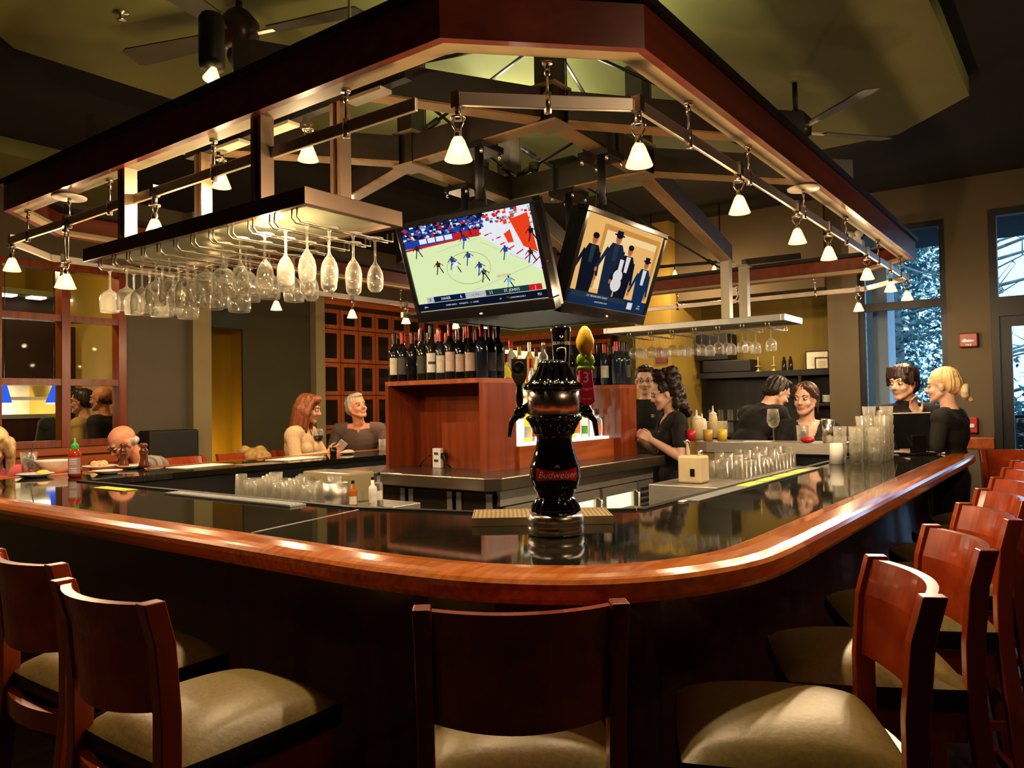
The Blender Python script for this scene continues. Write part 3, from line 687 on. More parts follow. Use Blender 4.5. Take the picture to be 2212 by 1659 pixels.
for i, (x, dx) in enumerate(((1.76, 0), (2.62, 0), (3.12, 0), (3.62, .0))):
    stool((x+.40, 5.72), (x, 5.72), 'bar stool behind the far side of the bar, %s from the left' % ORD[i], 'stools behind the far side of the bar')
for i, x in enumerate((4.16, 4.80)):
    stool((x+.38, 5.72), (x, 5.72), ('bar stool under the woman in the beige sweater', 'bar stool under the smiling man in the taupe sweater')[i], 'stools behind the far side of the bar')
# ------------------------------------------------------------------ overhead timber ring and truss
LAMPS = []
ring = [(1.64, 1.46), (2.07, 1.03), (6.55, 1.03), (6.97, 1.45), (6.97, 4.5), (6.55, 4.93), (2.07, 4.93), (1.64, 4.51)]
def miter(pl, d):
    n = len(pl); r = []
    for i in range(n):
        a, p, c = Vector(pl[i-1]), Vector(pl[i]), Vector(pl[(i+1) % n])
        n1 = Vector((-(p-a).y, (p-a).x)).normalized(); n2 = Vector((-(c-p).y, (c-p).x)).normalized()
        m = (n1+n2).normalized(); r.append(p+m*(d/m.dot(n1)))
    return r
def seg(i, d0, d1, z0, z1, b=None):
    b = b or MB(); A, B = miter(ring, d0), miter(ring, d1); j = (i+1) % 8
    return b.prism([A[i], A[j], B[j], B[i]], z0, z1)
RINGW = wood('ring_mahogany', (.15, .024, .009), (.21, .038, .014), .3, .5, 'X', 3)
rg = thing('ceiling_ring', 'octagonal dark red timber ring hanging over the bar', 'hanging frame', (4.3, 3, 2.5))
for i in range(8):
    seg(i, 0, .03, 2.50, 2.636).build('fascia', RINGW, rg, True)
    seg(i, .032, .10, 2.505, 2.525).build('soffit_board', mat('pale_soffit', (.33, .27, .16), .6, var=.15, scale=4), rg, True)
    seg(i, -.018, .10, 2.638, 2.664).build('cap_strip', FRAME, rg, True)
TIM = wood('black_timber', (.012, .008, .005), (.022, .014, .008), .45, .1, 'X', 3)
LIT_TAN = wood('gold_lit_timber', (.26, .15, .055), (.34, .20, .08), .5, .1, 'X', 3)  # paler undersides: gold light from the lamps below put into the colour
A_, B_, C_, D_ = [Vector(p+(0,)) for p in ((2.87, 1.9), (2.91, 2.80), (3.82, 1.95), (3.85, 2.87))]
tr = thing('roof_truss', 'black timber truss with steel rods above the televisions', 'truss', (3.37, 2.4, 2.7))
def timber(p, q, w=.085, zt=2.84, zb=2.70, nm='beam'):
    p, q = Vector(p), Vector(q); b = MB(); b.bar((p.x, p.y, (zt+zb)/2+.006), (q.x, q.y, (zt+zb)/2+.006), w, zt-zb-.012)
    o = b.build(nm, TIM, tr, True)
    b = MB(); b.bar((p.x, p.y, zb+.005), (q.x, q.y, zb+.005), w*.98, .01); b.build('underside', LIT_TAN, o, True)
def short(p, q, e=.05): d = (q-p).normalized()*e; return p+d, q-d
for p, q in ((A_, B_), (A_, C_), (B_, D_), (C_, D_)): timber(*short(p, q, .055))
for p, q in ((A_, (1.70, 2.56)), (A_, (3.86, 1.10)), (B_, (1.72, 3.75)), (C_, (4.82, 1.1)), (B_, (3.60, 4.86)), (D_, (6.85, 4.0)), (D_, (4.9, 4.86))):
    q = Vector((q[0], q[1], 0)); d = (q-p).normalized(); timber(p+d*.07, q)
# long sloping tie that carries the far glass rack
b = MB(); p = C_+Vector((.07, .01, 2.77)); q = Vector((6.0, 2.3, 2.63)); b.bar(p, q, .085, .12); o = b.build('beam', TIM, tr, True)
b = MB(); b.bar(p+Vector((0, 0, -.067)), q+Vector((0, 0, -.067)), .083, .01); b.build('underside', LIT_TAN, o, True)
for p in (A_, B_, C_, D_):
    b = MB(); b.box((p.x, p.y, 3.0), (.10, .10, .595)); b.bx(p.x+.051, p.x+.056, p.y-.056, p.y-.051, 2.75, 3.25, 0); b.build('post', TIM, tr, True)
    
    for z in (2.69, 2.86): b = MB(); b.box((p.x, p.y, z), (.14, .14, .012)); b.build('plate', mat('tan_plate', (.2, .14, .08), .5), tr, True)
ROD = mat('black_rod', (.006, .006, .006), .5, var=0)
def rod(p, q):
    p, q = Vector(p), Vector(q); b = MB(); b.tube([p, q], .009, 6)
    for t in (.07, .93): c = p.lerp(q, t); d = (q-p).normalized(); b.tube([c-d*.05, c+d*.05], .018, 6)
    b.build('rod', ROD, tr, True)
zt = 3.02
for p, q in ((A_, (1.75, 1.75, 2.675)), (A_, (1.72, 2.95, 2.675)), (A_, (2.4, 1.15, 2.68)), (A_, (3.9, 1.09, 2.675)), (A_, (3.9, 2.1, 2.86)), (A_, (2.9, 2.7, 2.86)), (B_, (1.72, 3.65, 2.675)), (B_, (3.8, 2.8, 2.86)), (C_, (3.85, 2.8, 2.86)), (C_, (4.75, 1.09, 2.675)), (D_, (2.98, 2.8, 2.86)), (D_, (6.89, 2.7, 2.675)), (D_, (3.0, 4.86, 2.675))):
    rod((p.x, p.y, zt+.08), q)
# ------------------------------------------------------------------ light rail and pendants
TZ = 2.375
trk = thing('light_rail', 'flat metal light rail hung from the timber ring', 'track light', (4.3, 3, TZ))
tp_ = [(1.72, 1.63), (1.72, 4.65), (2.06, 4.97), (6.55, 4.97), (7.02, 4.5), (7.02, 1.5), (6.62, 1.105), (2.19, 1.105)]
RAILM = mat('rail_metal', (.62, .54, .47), .42, .9, var=.1, scale=3)
for p, q in list(zip(tp_, tp_[1:]))+[((1.775, 1.505), (2.15, 1.115))]:
    b = MB(); b.bar((p[0], p[1], TZ), (q[0], q[1], TZ), .014, .042); o = b.build('rail', RAILM, trk, True, bevel=.003)
HANG = mat('hanger_metal', (.55, .5, .46), .25, 1, var=0)
def hanger(x, y, z1=2.505, disc=False, rod_r=.005):
    b = MB(); b.tube([(x, y, TZ-.028), (x, y, z1)], rod_r, 8); b.tube([(x, y, TZ-.034), (x, y, TZ+.03)], .012, 10); b.tube([(x, y, z1-.012), (x, y, z1-.001)], .016, 10); b.tube([(x, y, z1-.045), (x, y, z1-.02)], .009, 8)
    o = b.build('hanger', HANG, trk, True)
    if disc: b = MB(); b.lathe([(0, 0), (.075, 0), (.078, .008), (.05, .016), (0, .018)], 20, (x, y, z1-.02)); b.build('canopy', mat('canopy_white', (.6, .55, .48), .4), o, True)
for y in (1.95, 2.72, 3.55, 4.42): hanger(1.72, y)
hanger(1.72, 3.95, disc=True); hanger(1.965, 1.31)
for x in (2.55, 3.15, 4.75, 5.6, 6.35): hanger(x, 1.105)
hanger(3.92, 1.105, disc=True)
for y in (1.9, 2.6, 3.2, 3.9): hanger(7.02, y) if y != 2.6 else hanger(7.02, y, 2.51)
for x in (2.5, 3.3, 4.2, 5.0, 5.8): hanger(x, 4.97)
GLOW = shade_mat('lit_lamp_glass', (1, .60, .27), 2.6)
BULB = emis('lamp_bulb', (1, .80, .52), 60)
SOCK = mat('socket_metal', (.6, .5, .42), .25, 1, var=0)
def pendant(x, y, zb, label, drop=None, group='glass cone lamps on the light rail', e=1.0, zt=TZ, on=True, lampc=(1, .70, .40)):
    t = thing('pendant_lamp', label, 'lamp', (x, y, zb), 0, group)
    s = 1.0
    b = MB(); b.box((0, 0, zt-zb+.004), (.03, .03, .05)); b.tube([(0, 0, zt-zb-.05), (0, 0, zt-zb-.02)], .011, 10); b.build('clip', HANG, t)
    top = zt-zb-.05
    b = MB()
    if drop:
        for q in (-1, 1): b.tube([(.0, .018*q, top), (0, .02*q, top-.03), (0, .012*q, .14)], .0035, 6)
        b.tube([(0, 0, top), (0, 0, top+.01)], .02, 8)
    else: b.tube([(0, 0, .135), (0, 0, top)], .005, 8)
    b.build('stem', HANG, t)
    b = MB(); b.lathe([(.008, .128), (.024, .126), (.024, .132), (.008, .136)], 14)
    b.tube([(.0, .02, .128), (0, .021, .112), (0, .012, .098), (0, .007, .09)], .0035, 6); b.tube([(.0, -.02, .128), (0, -.021, .112), (0, -.012, .098), (0, -.007, .09)], .0035, 6); b.build('yoke', SOCK, t)
    b = MB(); b.lathe([(0, .094), (.011, .094), (.013, .074), (.014, .066), (0, .066)], 12); b.build('socket', SOCK, t)
    b = MB(); b.lathe([(.014, .069), (.020, .06), (.040, .008), (.043, 0), (.041, .001), (.037, .008), (.017, .06), (.013, .066)], 20); b.build('lamp_shade', GLOW, t)
    b = MB(); b.ell((0, 0, .033), (.012, .012, .02)); b.build('bulb', BULB, t)
    LAMPS.append((x, y, zb-.004, e)); return t
for i, (y, z, dr) in enumerate(((4.62, 2.21, 0), (3.98, 2.05, 1), (3.16, 2.19, 0), (2.38, 2.115, 1))):
    pendant(1.72, y, z, 'glass cone lamp on the left light rail, %s from the far left corner' % ORD[i], dr)
pendant(1.785, 1.52, 2.195, 'glass cone lamp at the left end of the short front rail'); pendant(2.165, 1.105, 2.185, 'glass cone lamp at the right end of the short front rail')
for i, x in enumerate((3.03, 3.80, 4.36, 5.26, 5.98, 6.6)): pendant(x, 1.105, 2.20, 'glass cone lamp on the right light rail, %s from the front corner' % ORD[i])
pendant(7.02, 1.55, 2.19, 'glass cone lamp at the window end of the far light rail')
for i, x in enumerate((2.12, 2.88, 3.66, 4.42, 5.06, 5.75, 6.2)): pendant(x, 4.965, 2.20, 'glass cone lamp on the far light rail, %s from the left' % ORD[i], group='glass cone lamps on the far light rail', e=.8)
# inner dark rail with two lamps
t = thing('dark_light_rail', 'short dark light rail above the hanging glass rack', 'track light', (2.05, 2.9, 2.68))
b = MB(); b.bx(2.03, 2.07, 1.98, 3.45, 2.655, 2.695); b.build('rail', FRAME, t, True)
for y in (2.2, 2.75, 3.1): b = MB(); b.bx(2.02, 2.08, y-.1, y+.1, 2.64, 2.654); b.build('cover_strip', mat('canopy_white', (.6, .55, .48), .4), t, True)
for y in (2.3, 3.2): b = MB(); b.tube([(2.05, y, 2.70), (2.05, y, 3.298)], .006, 8); b.build('hanger', HANG, t, True)
for i, y in enumerate((3.18, 2.56)): pendant(2.05, y, 2.47, 'glass cone lamp on the dark rail above the glass rack, %s from the left' % ORD[i], zt=2.64, group='lamps above the glass rack')
# ------------------------------------------------------------------ stemware and hanging racks
GLASS = glassware('clear_glass')
WIRE = mat('rack_wire', (.72, .66, .52), .25, 1, var=0)
def stem_glass(name, label, cat, R, H, tul, group, loc):
    """hangs upside down: foot at z=0, rim at z=-H"""
    b = MB(); t = .0016; Hb = H*.52
    prof = [(0, 0), (.033, 0), (.034, -.002), (.012, -.006), (.0042, -.014), (.0036, -H+Hb+.012), (.008, -H+Hb)]
    shp = [(.55, .90), (.86, .72), (1.0, .5), (.98, .3), (.90, .12), (.82*tul, 0)] if tul < 1 else [(.62, .90), (.9, .74), (1.0, .5), (.98, .25), (.94, .1), (.90, 0)]
    for r, z in shp: prof.append((R*r, -H+Hb*z))
    for r, z in reversed(shp): prof.append((R*r-t, -H+Hb*z+(.0 if z == 0 else 0)))
    prof.append((0, -H+Hb-.006))
    b.lathe(prof, 18); o = b.build(name, GLASS); o.location = loc; return tag(o, label, cat, group)
def rack(nm, label, x0, x1, y0, y1, z0, z1, mfr, rows):
    t = thing(nm, label, 'glass rack', ((x0+x1)/2, (y0+y1)/2, z0))
    b = MB(); w = .03
    b.bx(x0, x1, y0, y0+w, z0, z1); b.bx(x0, x1, y1-w, y1, z0, z1); b.bx(x0, x0+w, y0+w, y1-w, z0, z1); b.bx(x1-w, x1, y0+w, y1-w, z0, z1); b.build('frame', mfr, t, True, bevel=.003)
    b = MB(); b.bx(x0+w, x1-w, y0+w, y1-w, z0+.02, z0+.028); b.build('shelf_panel', mat('pale_green_panel', (.46, .50, .34), .15, spec=.6, var=.12, scale=8), t, True)
    for y in rows:
        b = MB()
        for q in (-.014, .014): b.tube([(x0+.02, y+q, z0+.018), (x0+.02, y+q, z0-.03), (x0+.035, y+q, z0-.045), (x1-.06, y+q, z0-.045), (x1+.01, y+q, z0-.045), (x1+.01, y+q, z0-.01)], .0035, 6)
        b.build('wire_rail', WIRE, t, True)
    return t
LX0, LX1, LY0, LY1, LZ0, LZ1 = 1.65, 2.11, 2.08, 3.66, 2.13, 2.19
rows = [2.16+.125*i for i in range(12)]
rk = rack('glass_rack', 'bronze framed glass rack full of stemware hanging at the left', LX0, LX1, LY0, LY1, LZ0, LZ1, mat('bronze_channel', (.16, .11, .08), .35, .8, var=.15), rows)
POSTM = mat('post_metal', (.42, .30, .22), .38, .8, var=.15, scale=2)
for x, y, z1 in ((1.70, 3.35, 2.504), (1.70, 2.38, 2.504), (2.05, 3.33, 2.655), (2.05, 2.36, 2.655)):
    b = MB(); b.bx(x-.028, x+.028, y-.03, y-.012, LZ1, z1); b.bx(x-.028, x+.028, y+.012, y+.03, LZ1, z1); b.bx(x-.01, x+.01, y-.011, y+.011, LZ1, z1); b.build('post', POSTM, rk, True)
random.seed(11)
gz = LZ0-.041
for i, y in enumerate(rows):
    tall = i < 4
    xs_ = [1.72, 1.82, 1.93, 2.04] if i < 6 else [1.72, 1.83, 1.95]
    for k, x in enumerate(xs_):
        if random.random() < .12 and k > 0: continue
        nm = ('tulip glass', 'flute') if tall else (('round wine glass', 'wine glass') if i % 3 else ('large wine glass', 'wine glass'))
        R, H, tl = ((.031, .205, .7) if tall else ((.044, .195, 1) if i % 3 else (.049, .225, 1)))
        y2 = y+(0.0)
        o = stem_glass('champagne_glass' if tall else 'wine_glass', '%s in the left hanging rack, %s row from near end, %s from outside' % (nm[0], ORD[i], ORD[k]), nm[1], R, H, tl, 'stemware hanging in the left rack', (x+random.uniform(-.01, .01), y2, gz))
RX0, RX1, RY0, RY1, RZ0 = 5.95, 6.40, 1.84, 3.42, 2.055
r2 = [1.98+.2*i for i in range(7)]
rk2 = rack('glass_rack', 'pale metal glass rack hanging at the far right end of the bar', RX0, RX1, RY0, RY1, RZ0, RZ0+.05, mat('pale_channel', (.5, .52, .5), .35, .7, var=.1), r2)
for x, y in ((6.0, 2.31), (6.32, 2.28)):
    b = MB(); b.bx(x-.035, x+.035, y-.035, y+.035, RZ0+.051, 2.56); b.build('post', mat('pale_post', (.50, .46, .36), .4, .7, var=.1), rk2, True)
    b = MB(); b.bx(x-.06, x+.06, y-.05, y+.05, 2.56, 2.575); b.build('plate', ALU, rk2, True)
b = MB(); b.bar((6.32, 2.28, 2.6), (6.9, 2.0, 2.70), .05, .05); b.build('brace', TIM, rk2, True)
for i, y in enumerate(r2):
    for k, x in enumerate((6.02, 6.13, 6.25)):
        if i == 0 and k: continue
        stem_glass('wine_glass', 'wine glass in the far right rack, %s row from the window, %s from the front' % (ORD[i], ORD[k]), 'wine glass', .042, .185, 1, 'stemware hanging in the far right rack', (x, y+random.uniform(-.02, .02), RZ0-.041))
# ------------------------------------------------------------------ televisions
def scr(name): return None
def tv(label, c, ux, tilt, w, h, painter, nrm):
    """c centre of screen, ux unit vector along the width (picture left to right), nrm horizontal facing direction"""
    t = thing('television', label, 'television', c)
    ux = Vector(ux); n = Vector(nrm); uy = (Vector((0, 0, 1))*math.cos(tilt)+n*math.sin(tilt)); fn = ux.cross(uy)
    M = Matrix((ux, uy, fn)).transposed().to_4x4()
    b = MB(); W, H = w/2+.028, h/2+.03; hb = H+.03
    b.bx(-W, W, -hb, -h/2, -.05, .012); b.bx(-W, W, h/2, H, -.05, .012); b.bx(-W, -w/2, -h/2, h/2, -.05, .012); b.bx(w/2, W, -h/2, h/2, -.05, .012)
    b.xf(M).build('bezel', mat('tv_gloss_black', (.006, .006, .007), .12, coat=.3, var=0), t, bevel=.004)
    b = MB(); b.bx(-W+.01, W-.01, -hb+.01, H-.01, -.085, -.051); b.bx(-W*.6, W*.6, -H*.6, H*.6, -.13, -.086); b.xf(M).build('back_shell', BLACKP, t)
    b = MB(); b.ell((0, -hb+.02, .014), (.012, .006, .003)); b.xf(M).build('badge', mat('emblem_white', (.65, .65, .65), .6, var=0), t)
    b = MB(); mats = painter(b, w, h); b.xf(M).build('screen', mats, t)
    return t
def pal(cols, s=1.0): return [emis('screen_%02x%02x%02x' % tuple(int(x*255) for x in c), tuple(((x/12.92) if x < .04045 else ((x+.055)/1.055)**2.4) for x in c), s) for c in cols]
def quad2(b, x0, y0, x1, y1, z, mi): b.quad((x0, y0, z), (x1, y0, z), (x1, y1, z), (x0, y1, z), mi=mi)
def ell2(b, x, y, rx, ry, z, mi, n=10): b.quad(*[(x+rx*math.cos(2*PI*k/n), y+ry*math.sin(2*PI*k/n), z) for k in range(n)], mi=mi)
def line2(b, x0, y0, x1, y1, w, z, mi):
    d = Vector((x1-x0, y1-y0)).normalized()*w/2; b.quad((x0+d.y, y0-d.x, z), (x1+d.y, y1-d.x, z), (x1-d.y, y1+d.x, z), (x0-d.y, y0+d.x, z), mi=mi)
def game(b, w, h):
    rr = random.Random(5)
    X = lambda u: (u-.5)*w
    Y = lambda v: (.5-v)*h
    C = pal([(.86, .93, .70), (.12, .25, .62), (.90, .92, .95), (.80, .12, .14), (.92, .25, .10), (.05, .07, .15), (.10, .16, .35), (.45, .72, .85), (.30, .10, .10), (.02, .10, .26), (.10, .22, .24), (.55, .60, .20), (.70, .72, .75)], .78)
    quad2(b, X(0), Y(1), X(1), Y(0), .0005, 0)
    b.quad((X(0), Y(.23), .001), (X(.62), Y(.23), .001), (X(.66), Y(0), .001), (X(0), Y(0), .001), mi=5)
    for i in range(420):
        u, v = rr.uniform(0, .66), rr.uniform(0, .16); s = rr.uniform(.006, .014); quad2(b, X(u)-s*w, Y(v)-s*h*1.3, X(u)+s*w, Y(v)+s*h, .0012+i*1e-6, rr.choice([1, 1, 1, 2, 7, 3, 6, 5]))
    quad2(b, X(0), Y(.24), X(.42), Y(.15), .0018, 1)
    for k in range(7): quad2(b, X(.13+.07*k), Y(.21), X(.19+.07*k), Y(.155), .0019, 2 if k < 4 else 3)
    b.quad((X(0), Y(.27), .002), (X(.62), Y(.22), .002), (X(.62), Y(.2), .002), (X(0), Y(.245), .002), mi=3)
    b.quad((X(.60), Y(.22), .0015), (X(1), Y(.72), .0015), (X(1), Y(0), .0015), (X(.66), Y(0), .0015), mi=2)
    for k in range(8): line2(b, X(.64+.05*k), Y(.24+.063*k), X(.73+.045*k), Y(.22+.055*k), .006, .002, 3)
    for i in range(150):
        u = rr.uniform(.66, 1); v = rr.uniform(0, .25+.9*(u-.66)); s = rr.uniform(.006, .013); quad2(b, X(u)-s*w, Y(v)-s*h*1.4, X(u)+s*w, Y(v)+s*h, .0021+i*1e-6, rr.choice([4, 4, 7, 2, 1, 3]) if v < .5*(u-.5) else 2)
    b.quad((X(.84), Y(.12), .0024), (X(.97), Y(.08), .0024), (X(.99), Y(.5), .0024), (X(.90), Y(.42), .0024), mi=4)
    b.quad((X(.78), Y(.26), .0024), (X(.83), Y(.22), .0024), (X(.84), Y(.36), .0024), (X(.8), Y(.36), .0024), mi=4)
    for k in range(24):
        a0, a1 = 2*PI*k/24, 2*PI*(k+1)/24; line2(b, X(.47+.17*math.cos(a0)), Y(.56+.18*math.sin(a0)), X(.47+.17*math.cos(a1)), Y(.56+.18*math.sin(a1)), .0025, .002, 11)
    for u0, v0, u1, v1 in ((.6, .3, .95, .62), (.3, .9, .95, .62), (.25, .33, .6, .25)): line2(b, X(u0), Y(v0), X(u1), Y(v1), .002, .002, 12)
    for u, v, c in ((.24, .50, 8), (.36, .47, 1), (.38, .52, 2), (.49, .26, 1), (.49, .45, 1), (.56, .58, 1), (.58, .66, 5), (.77, .45, 1), (.94, .52, 8), (.75, .78, 7), (.97, .3, 5), (.1, .28, 8)):
        s = .9
        ell2(b, X(u), Y(v-.065*s), .008*w, .014*h, .003, 8); b.quad((X(u-.014), Y(v), .003), (X(u+.014), Y(v), .003), (X(u+.018), Y(v-.05), .003), (X(u-.018), Y(v-.05), .003), mi=c)
        line2(b, X(u-.008), Y(v), X(u-.026), Y(v+.085), .0065, .003, c if c != 8 else 5); line2(b, X(u+.008), Y(v), X(u+.03), Y(v+.075), .0065, .003, 2 if c == 1 else 5)
        line2(b, X(u+.014), Y(v-.045), X(u+.04), Y(v-.01), .004, .003, 8); line2(b, X(u-.014), Y(v-.045), X(u-.04), Y(v-.005), .004, .003, 8)
    T = lambda u, v, z=.004: Matrix.Translation((X(u), Y(v), z))
    b.text('RED STORM', .016, T(.72, .70), 3)
    quad2(b, X(.08), Y(.90), X(.97), Y(.835), .003, 9); quad2(b, X(.08), Y(.90), X(.14), Y(.835), .0035, 12); quad2(b, X(.40), Y(.90), X(.56), Y(.835), .0035, 12); quad2(b, X(.56), Y(.90), X(.88), Y(.835), .0035, 10); quad2(b, X(.88), Y(.90), X(.97), Y(.835), .0035, 3)
    quad2(b, X(.0), Y(.995), X(1), Y(.905), .003, 5)
    b.text('X', .026, T(.11, .868), 9); b.text('XAVIER', .020, T(.24, .868), 2); b.text('6', .026, T(.365, .868), 2); b.text('1st 14:21', .015, T(.48, .868), 6); b.text('11', .026, T(.60, .868), 2); b.text("ST. JOHN'S", .020, T(.755, .868), 2); b.text('J', .022, T(.925, .868), 2)
    b.text('ESPN', .012, T(.06, .95), 2); b.text('CAREER GAME 3     MARQUETTE  -  11   BUTLER', .0105, T(.36, .95), 2); b.text('29', .011, T(.66, .95), 2); b.text('COACHING JUNE 3', .0105, T(.79, .95), 2); b.text('FS1', .018, T(.945, .95), 2)
    return C
def band(b, w, h):
    X = lambda u: (u-.5)*w
    Y = lambda v: (.5-v)*h
    C = pal([(.93, .72, .42), (.80, .56, .27), (.97, .84, .60), (.10, .14, .22), (.06, .08, .13), (.72, .42, .28), (.88, .86, .85), (.08, .17, .30), (.16, .20, .24), (.12, .06, .04), (.55, .20, .16)], .74)
    quad2(b, X(0), Y(1), X(1), Y(0), .0005, 0)
    quad2(b, X(.22), Y(.8), X(.97), Y(.06), .001, 1); quad2(b, X(.26), Y(.8), X(.93), Y(.12), .0013, 2); quad2(b, X(.62), Y(.8), X(.93), Y(.2), .0016, 0)
    for u, top, s, c, hat in ((.15, .22, 1, 4, 0), (.42, .14, 1.15, 3, 1), (.60, .24, 1.0, 4, 0), (.86, .34, .95, 7, 1)):
        hh = .05*s; z = .002+.0003*u
        b.quad((X(u-.075*s), Y(.86), z), (X(u+.075*s), Y(.86), z), (X(u+.10*s), Y(top+.20), z), (X(u+.055*s), Y(top+.10), z), (X(u-.055*s), Y(top+.10), z), (X(u-.10*s), Y(top+.22), z), mi=c)
        b.quad((X(u-.02*s), Y(top+.30), z+.0003), (X(u+.02*s), Y(top+.30), z+.0003), (X(u+.028*s), Y(top+.11), z+.0003), (X(u-.028*s), Y(top+.11), z+.0003), mi=6 if u > .5 else 8)
        line2(b, X(u-.085*s), Y(top+.17), X(u-.16*s), Y(top+.42), .024*s, z+.0002, c); ell2(b, X(u-.16*s), Y(top+.44), .013, .013, z+.0004, 5)
        line2(b, X(u+.085*s), Y(top+.17), X(u+.11*s), Y(top+.44), .024*s, z+.0002, c); ell2(b, X(u+.10*s), Y(top+.46), .013, .013, z+.0004, 5)
        ell2(b, X(u), Y(top+.04), .032*s*w, .058*s*h, z+.0004, 5, 14); ell2(b, X(u), Y(top+.0), .037*s*w, .035*s*h, z+.0005, 9, 14)
        if hat: ell2(b, X(u), Y(top-.0), .06*s*w, .014*h, z+.0006, 4, 14); quad2(b, X(u-.033*s), Y(top), X(u+.033*s), Y(top-.05), z+.0006, 4)
    ell2(b, X(.52), Y(.60), .05, .035, .0034, 6, 14); quad2(b, X(.50), Y(.60), X(.55), Y(.40), .0034, 6); ell2(b, X(.52), Y(.70), .055, .04, .0034, 6, 14)
    quad2(b, X(0), Y(1), X(1), Y(.85), .0038, 7); quad2(b, X(.03), Y(.915), X(.70), Y(.862), .004, 8)
    T = lambda u, v, z=.0045: Matrix.Translation((X(u), Y(v), z))
    b.text('LIVE   BREAKING NEWS TONIGHT', .014, T(.34, .888), 6); b.text('ENTERTAINMENT UPDATE', .011, T(.4, .95), 6)
    quad2(b, X(.74), Y(.965), X(.81), Y(.88), .0042, 6); b.text('TOP\nSTORY', .014, T(.90, .922), 6)
    return C
tv('large television showing a basketball game', (3.0, 2.48, 2.17), (0, -1, 0), math.radians(19), .84, .45, game, (-1, 0, 0))
tv('television showing a band of men in dark suits', (3.645, 2.0, 2.17), (1, 0, 0), math.radians(19), .83, .45, band, (0, -1, 0))
for i, (x, y, zb, l) in enumerate(((2.89, 2.33, 2.44, 'black pole and clamp above the basketball television'), (3.36, 1.925, 2.44, 'black pole and clamp above the band television'), (3.38, 2.835, 2.02, 'black pole behind the basketball television'), (3.835, 2.42, 2.02, 'black pole behind the band television'))):
    t = thing('ceiling_mount', l, 'bracket', (x, y, zb), 0, 'television ceiling mounts')
    b = MB(); b.tube([(x, y, zb), (x, y, 2.66)], .022, 12); b.build('pole', ROD, t, True)
    b = MB(); b.box((x, y, 2.678), (.17, .17, .03)); b.box((x+.06, y-.06, 2.77), (.012, .012, .17)); b.box((x-.06, y+.06, 2.77), (.012, .012, .17)); b.box((x, y, 2.865), (.17, .17, .012)); b.build('clamp', BLACKP, t, True)
    for q in (-1, 1):
        for r in (-1, 1): b = MB(); b.tube([(x+.07*q, y+.07*r, 2.635), (x+.07*q, y+.07*r, 2.662)], .008, 6); b.build('bolt', CHROME, t, True)
    if i < 2:
        b = MB(); b.bar((x, y, zb+.06), ((3.13, 2.48, 2.22) if i == 0 else (3.645, 2.13, 2.22)), .05, .05); b.build('arm', ROD, t, True)
b = MB(); b.box((3.52, 2.62, 2.18), (.42, .36, .34)); tag(b.build('ceiling_speaker', BLACKP, bevel=.01), 'black box hanging between the two televisions', 'speaker')
t = thing('canopy_deck', 'dark canopy with a bright rim hanging under the televisions', 'canopy', (3.85, 2.75, 1.97))
b = MB(); b.bx(3.25, 4.32, 2.3, 3.18, 1.975, 1.99); b.build('deck', mat('deck_black', (.01, .012, .009), .5), t, True)
b = MB(); b.bx(3.22, 4.36, 3.18, 3.2, 1.965, 1.995); b.bx(4.34, 4.36, 2.26, 3.18, 1.965, 1.995); b.build('rim', mat('rim_metal', (.4, .4, .34), .4, .6), t, True)
for x, y in ((3.42, 2.85), (3.84, 2.8)): b = MB(); b.tube([(x, y, 1.99), (x, y, 2.69)], .012, 8); b.build('hanger', ROD, t, True)
b = MB(); b.tube([(3.05, 2.3, 1.98), (3.2, 2.15, 1.93), (3.4, 2.1, 1.95), (3.5, 2.15, 2.0)], .006, 6); tag(b.build('cable', BLACKP), 'dangling cable under the televisions', 'cable')
# ------------------------------------------------------------------ fans and other ceiling things
def fan(x, y, z, lab, a0):
    t = thing('ceiling_fan', lab, 'fan', (x, y, z), 0, 'ceiling fans')
    b = MB(); b.tube([(0, 0, .1), (0, 0, 3.299-z)], .015, 8); b.build('downrod', FRAME, t)
    b = MB(); b.lathe([(0, -.09), (.05, -.09), (.085, -.05), (.09, .04), (.05, .09), (.02, .11), (0, .11)], 20); b.build('motor', mat('fan_brown', (.02, .008, .006), .3), t)
    b = MB(); b.lathe([(0, -.15), (.045, -.14), (.055, -.11), (.05, -.091), (0, -.091)], 16); b.build('switch_cup', FRAME, t)
    for k in range(4):
        a = a0+k*PI/2; R = rot2(a)
        b = MB(); b.box((.13, 0, -.02), (.12, .025, .008)); b.xf(R.to_4x4()); o = b.build('blade_arm', CHROME, t)
        b = MB(); b.prism([(.18, -.05), (.60, -.065), (.63, -.05), (.63, .05), (.60, .065), (.18, .05)], -.018, -.012); b.xf(R.to_4x4() @ Matrix.Rotation(.2, 4, 'X')); b.build('blade', mat('fan_blade_olive', (.022, .020, .008), .6), t)
fan(2.06, 3.05, 3.16, 'dark ceiling fan at upper left above the ring', .3); fan(4.6, 1.33, 3.03, 'brown ceiling fan at upper right outside the ring', .9)
t = thing('spotlight', 'lit spotlight clipped to the ring below the left ceiling fan', 'lamp', (1.74, 2.72, 2.75))
b = MB(); b.lathe([(0, .0), (.045, 0), (.05, .02), (.05, .2), (.04, .22), (0, .22)], 16, (1.74, 2.76, 2.80)); b.build('housing', FRAME, t, True)
b = MB(); b.tube([(1.74, 2.72, 2.664), (1.74, 2.74, 2.70), (1.74, 2.76, 2.80)], .006, 6); b.build('arm', HANG, t, True)
b = MB(); b.lathe([(.012, .05), (.035, 0), (.033, 0), (.01, .048)], 16, (0, 0, 0), R=Matrix.Rotation(.9, 3, 'X') @ Matrix.Rotation(-.3, 3, 'Y')); b.xf(Matrix.Translation((1.72, 2.73, 2.745))); b.build('lamp_shade', GLOW, t, True)
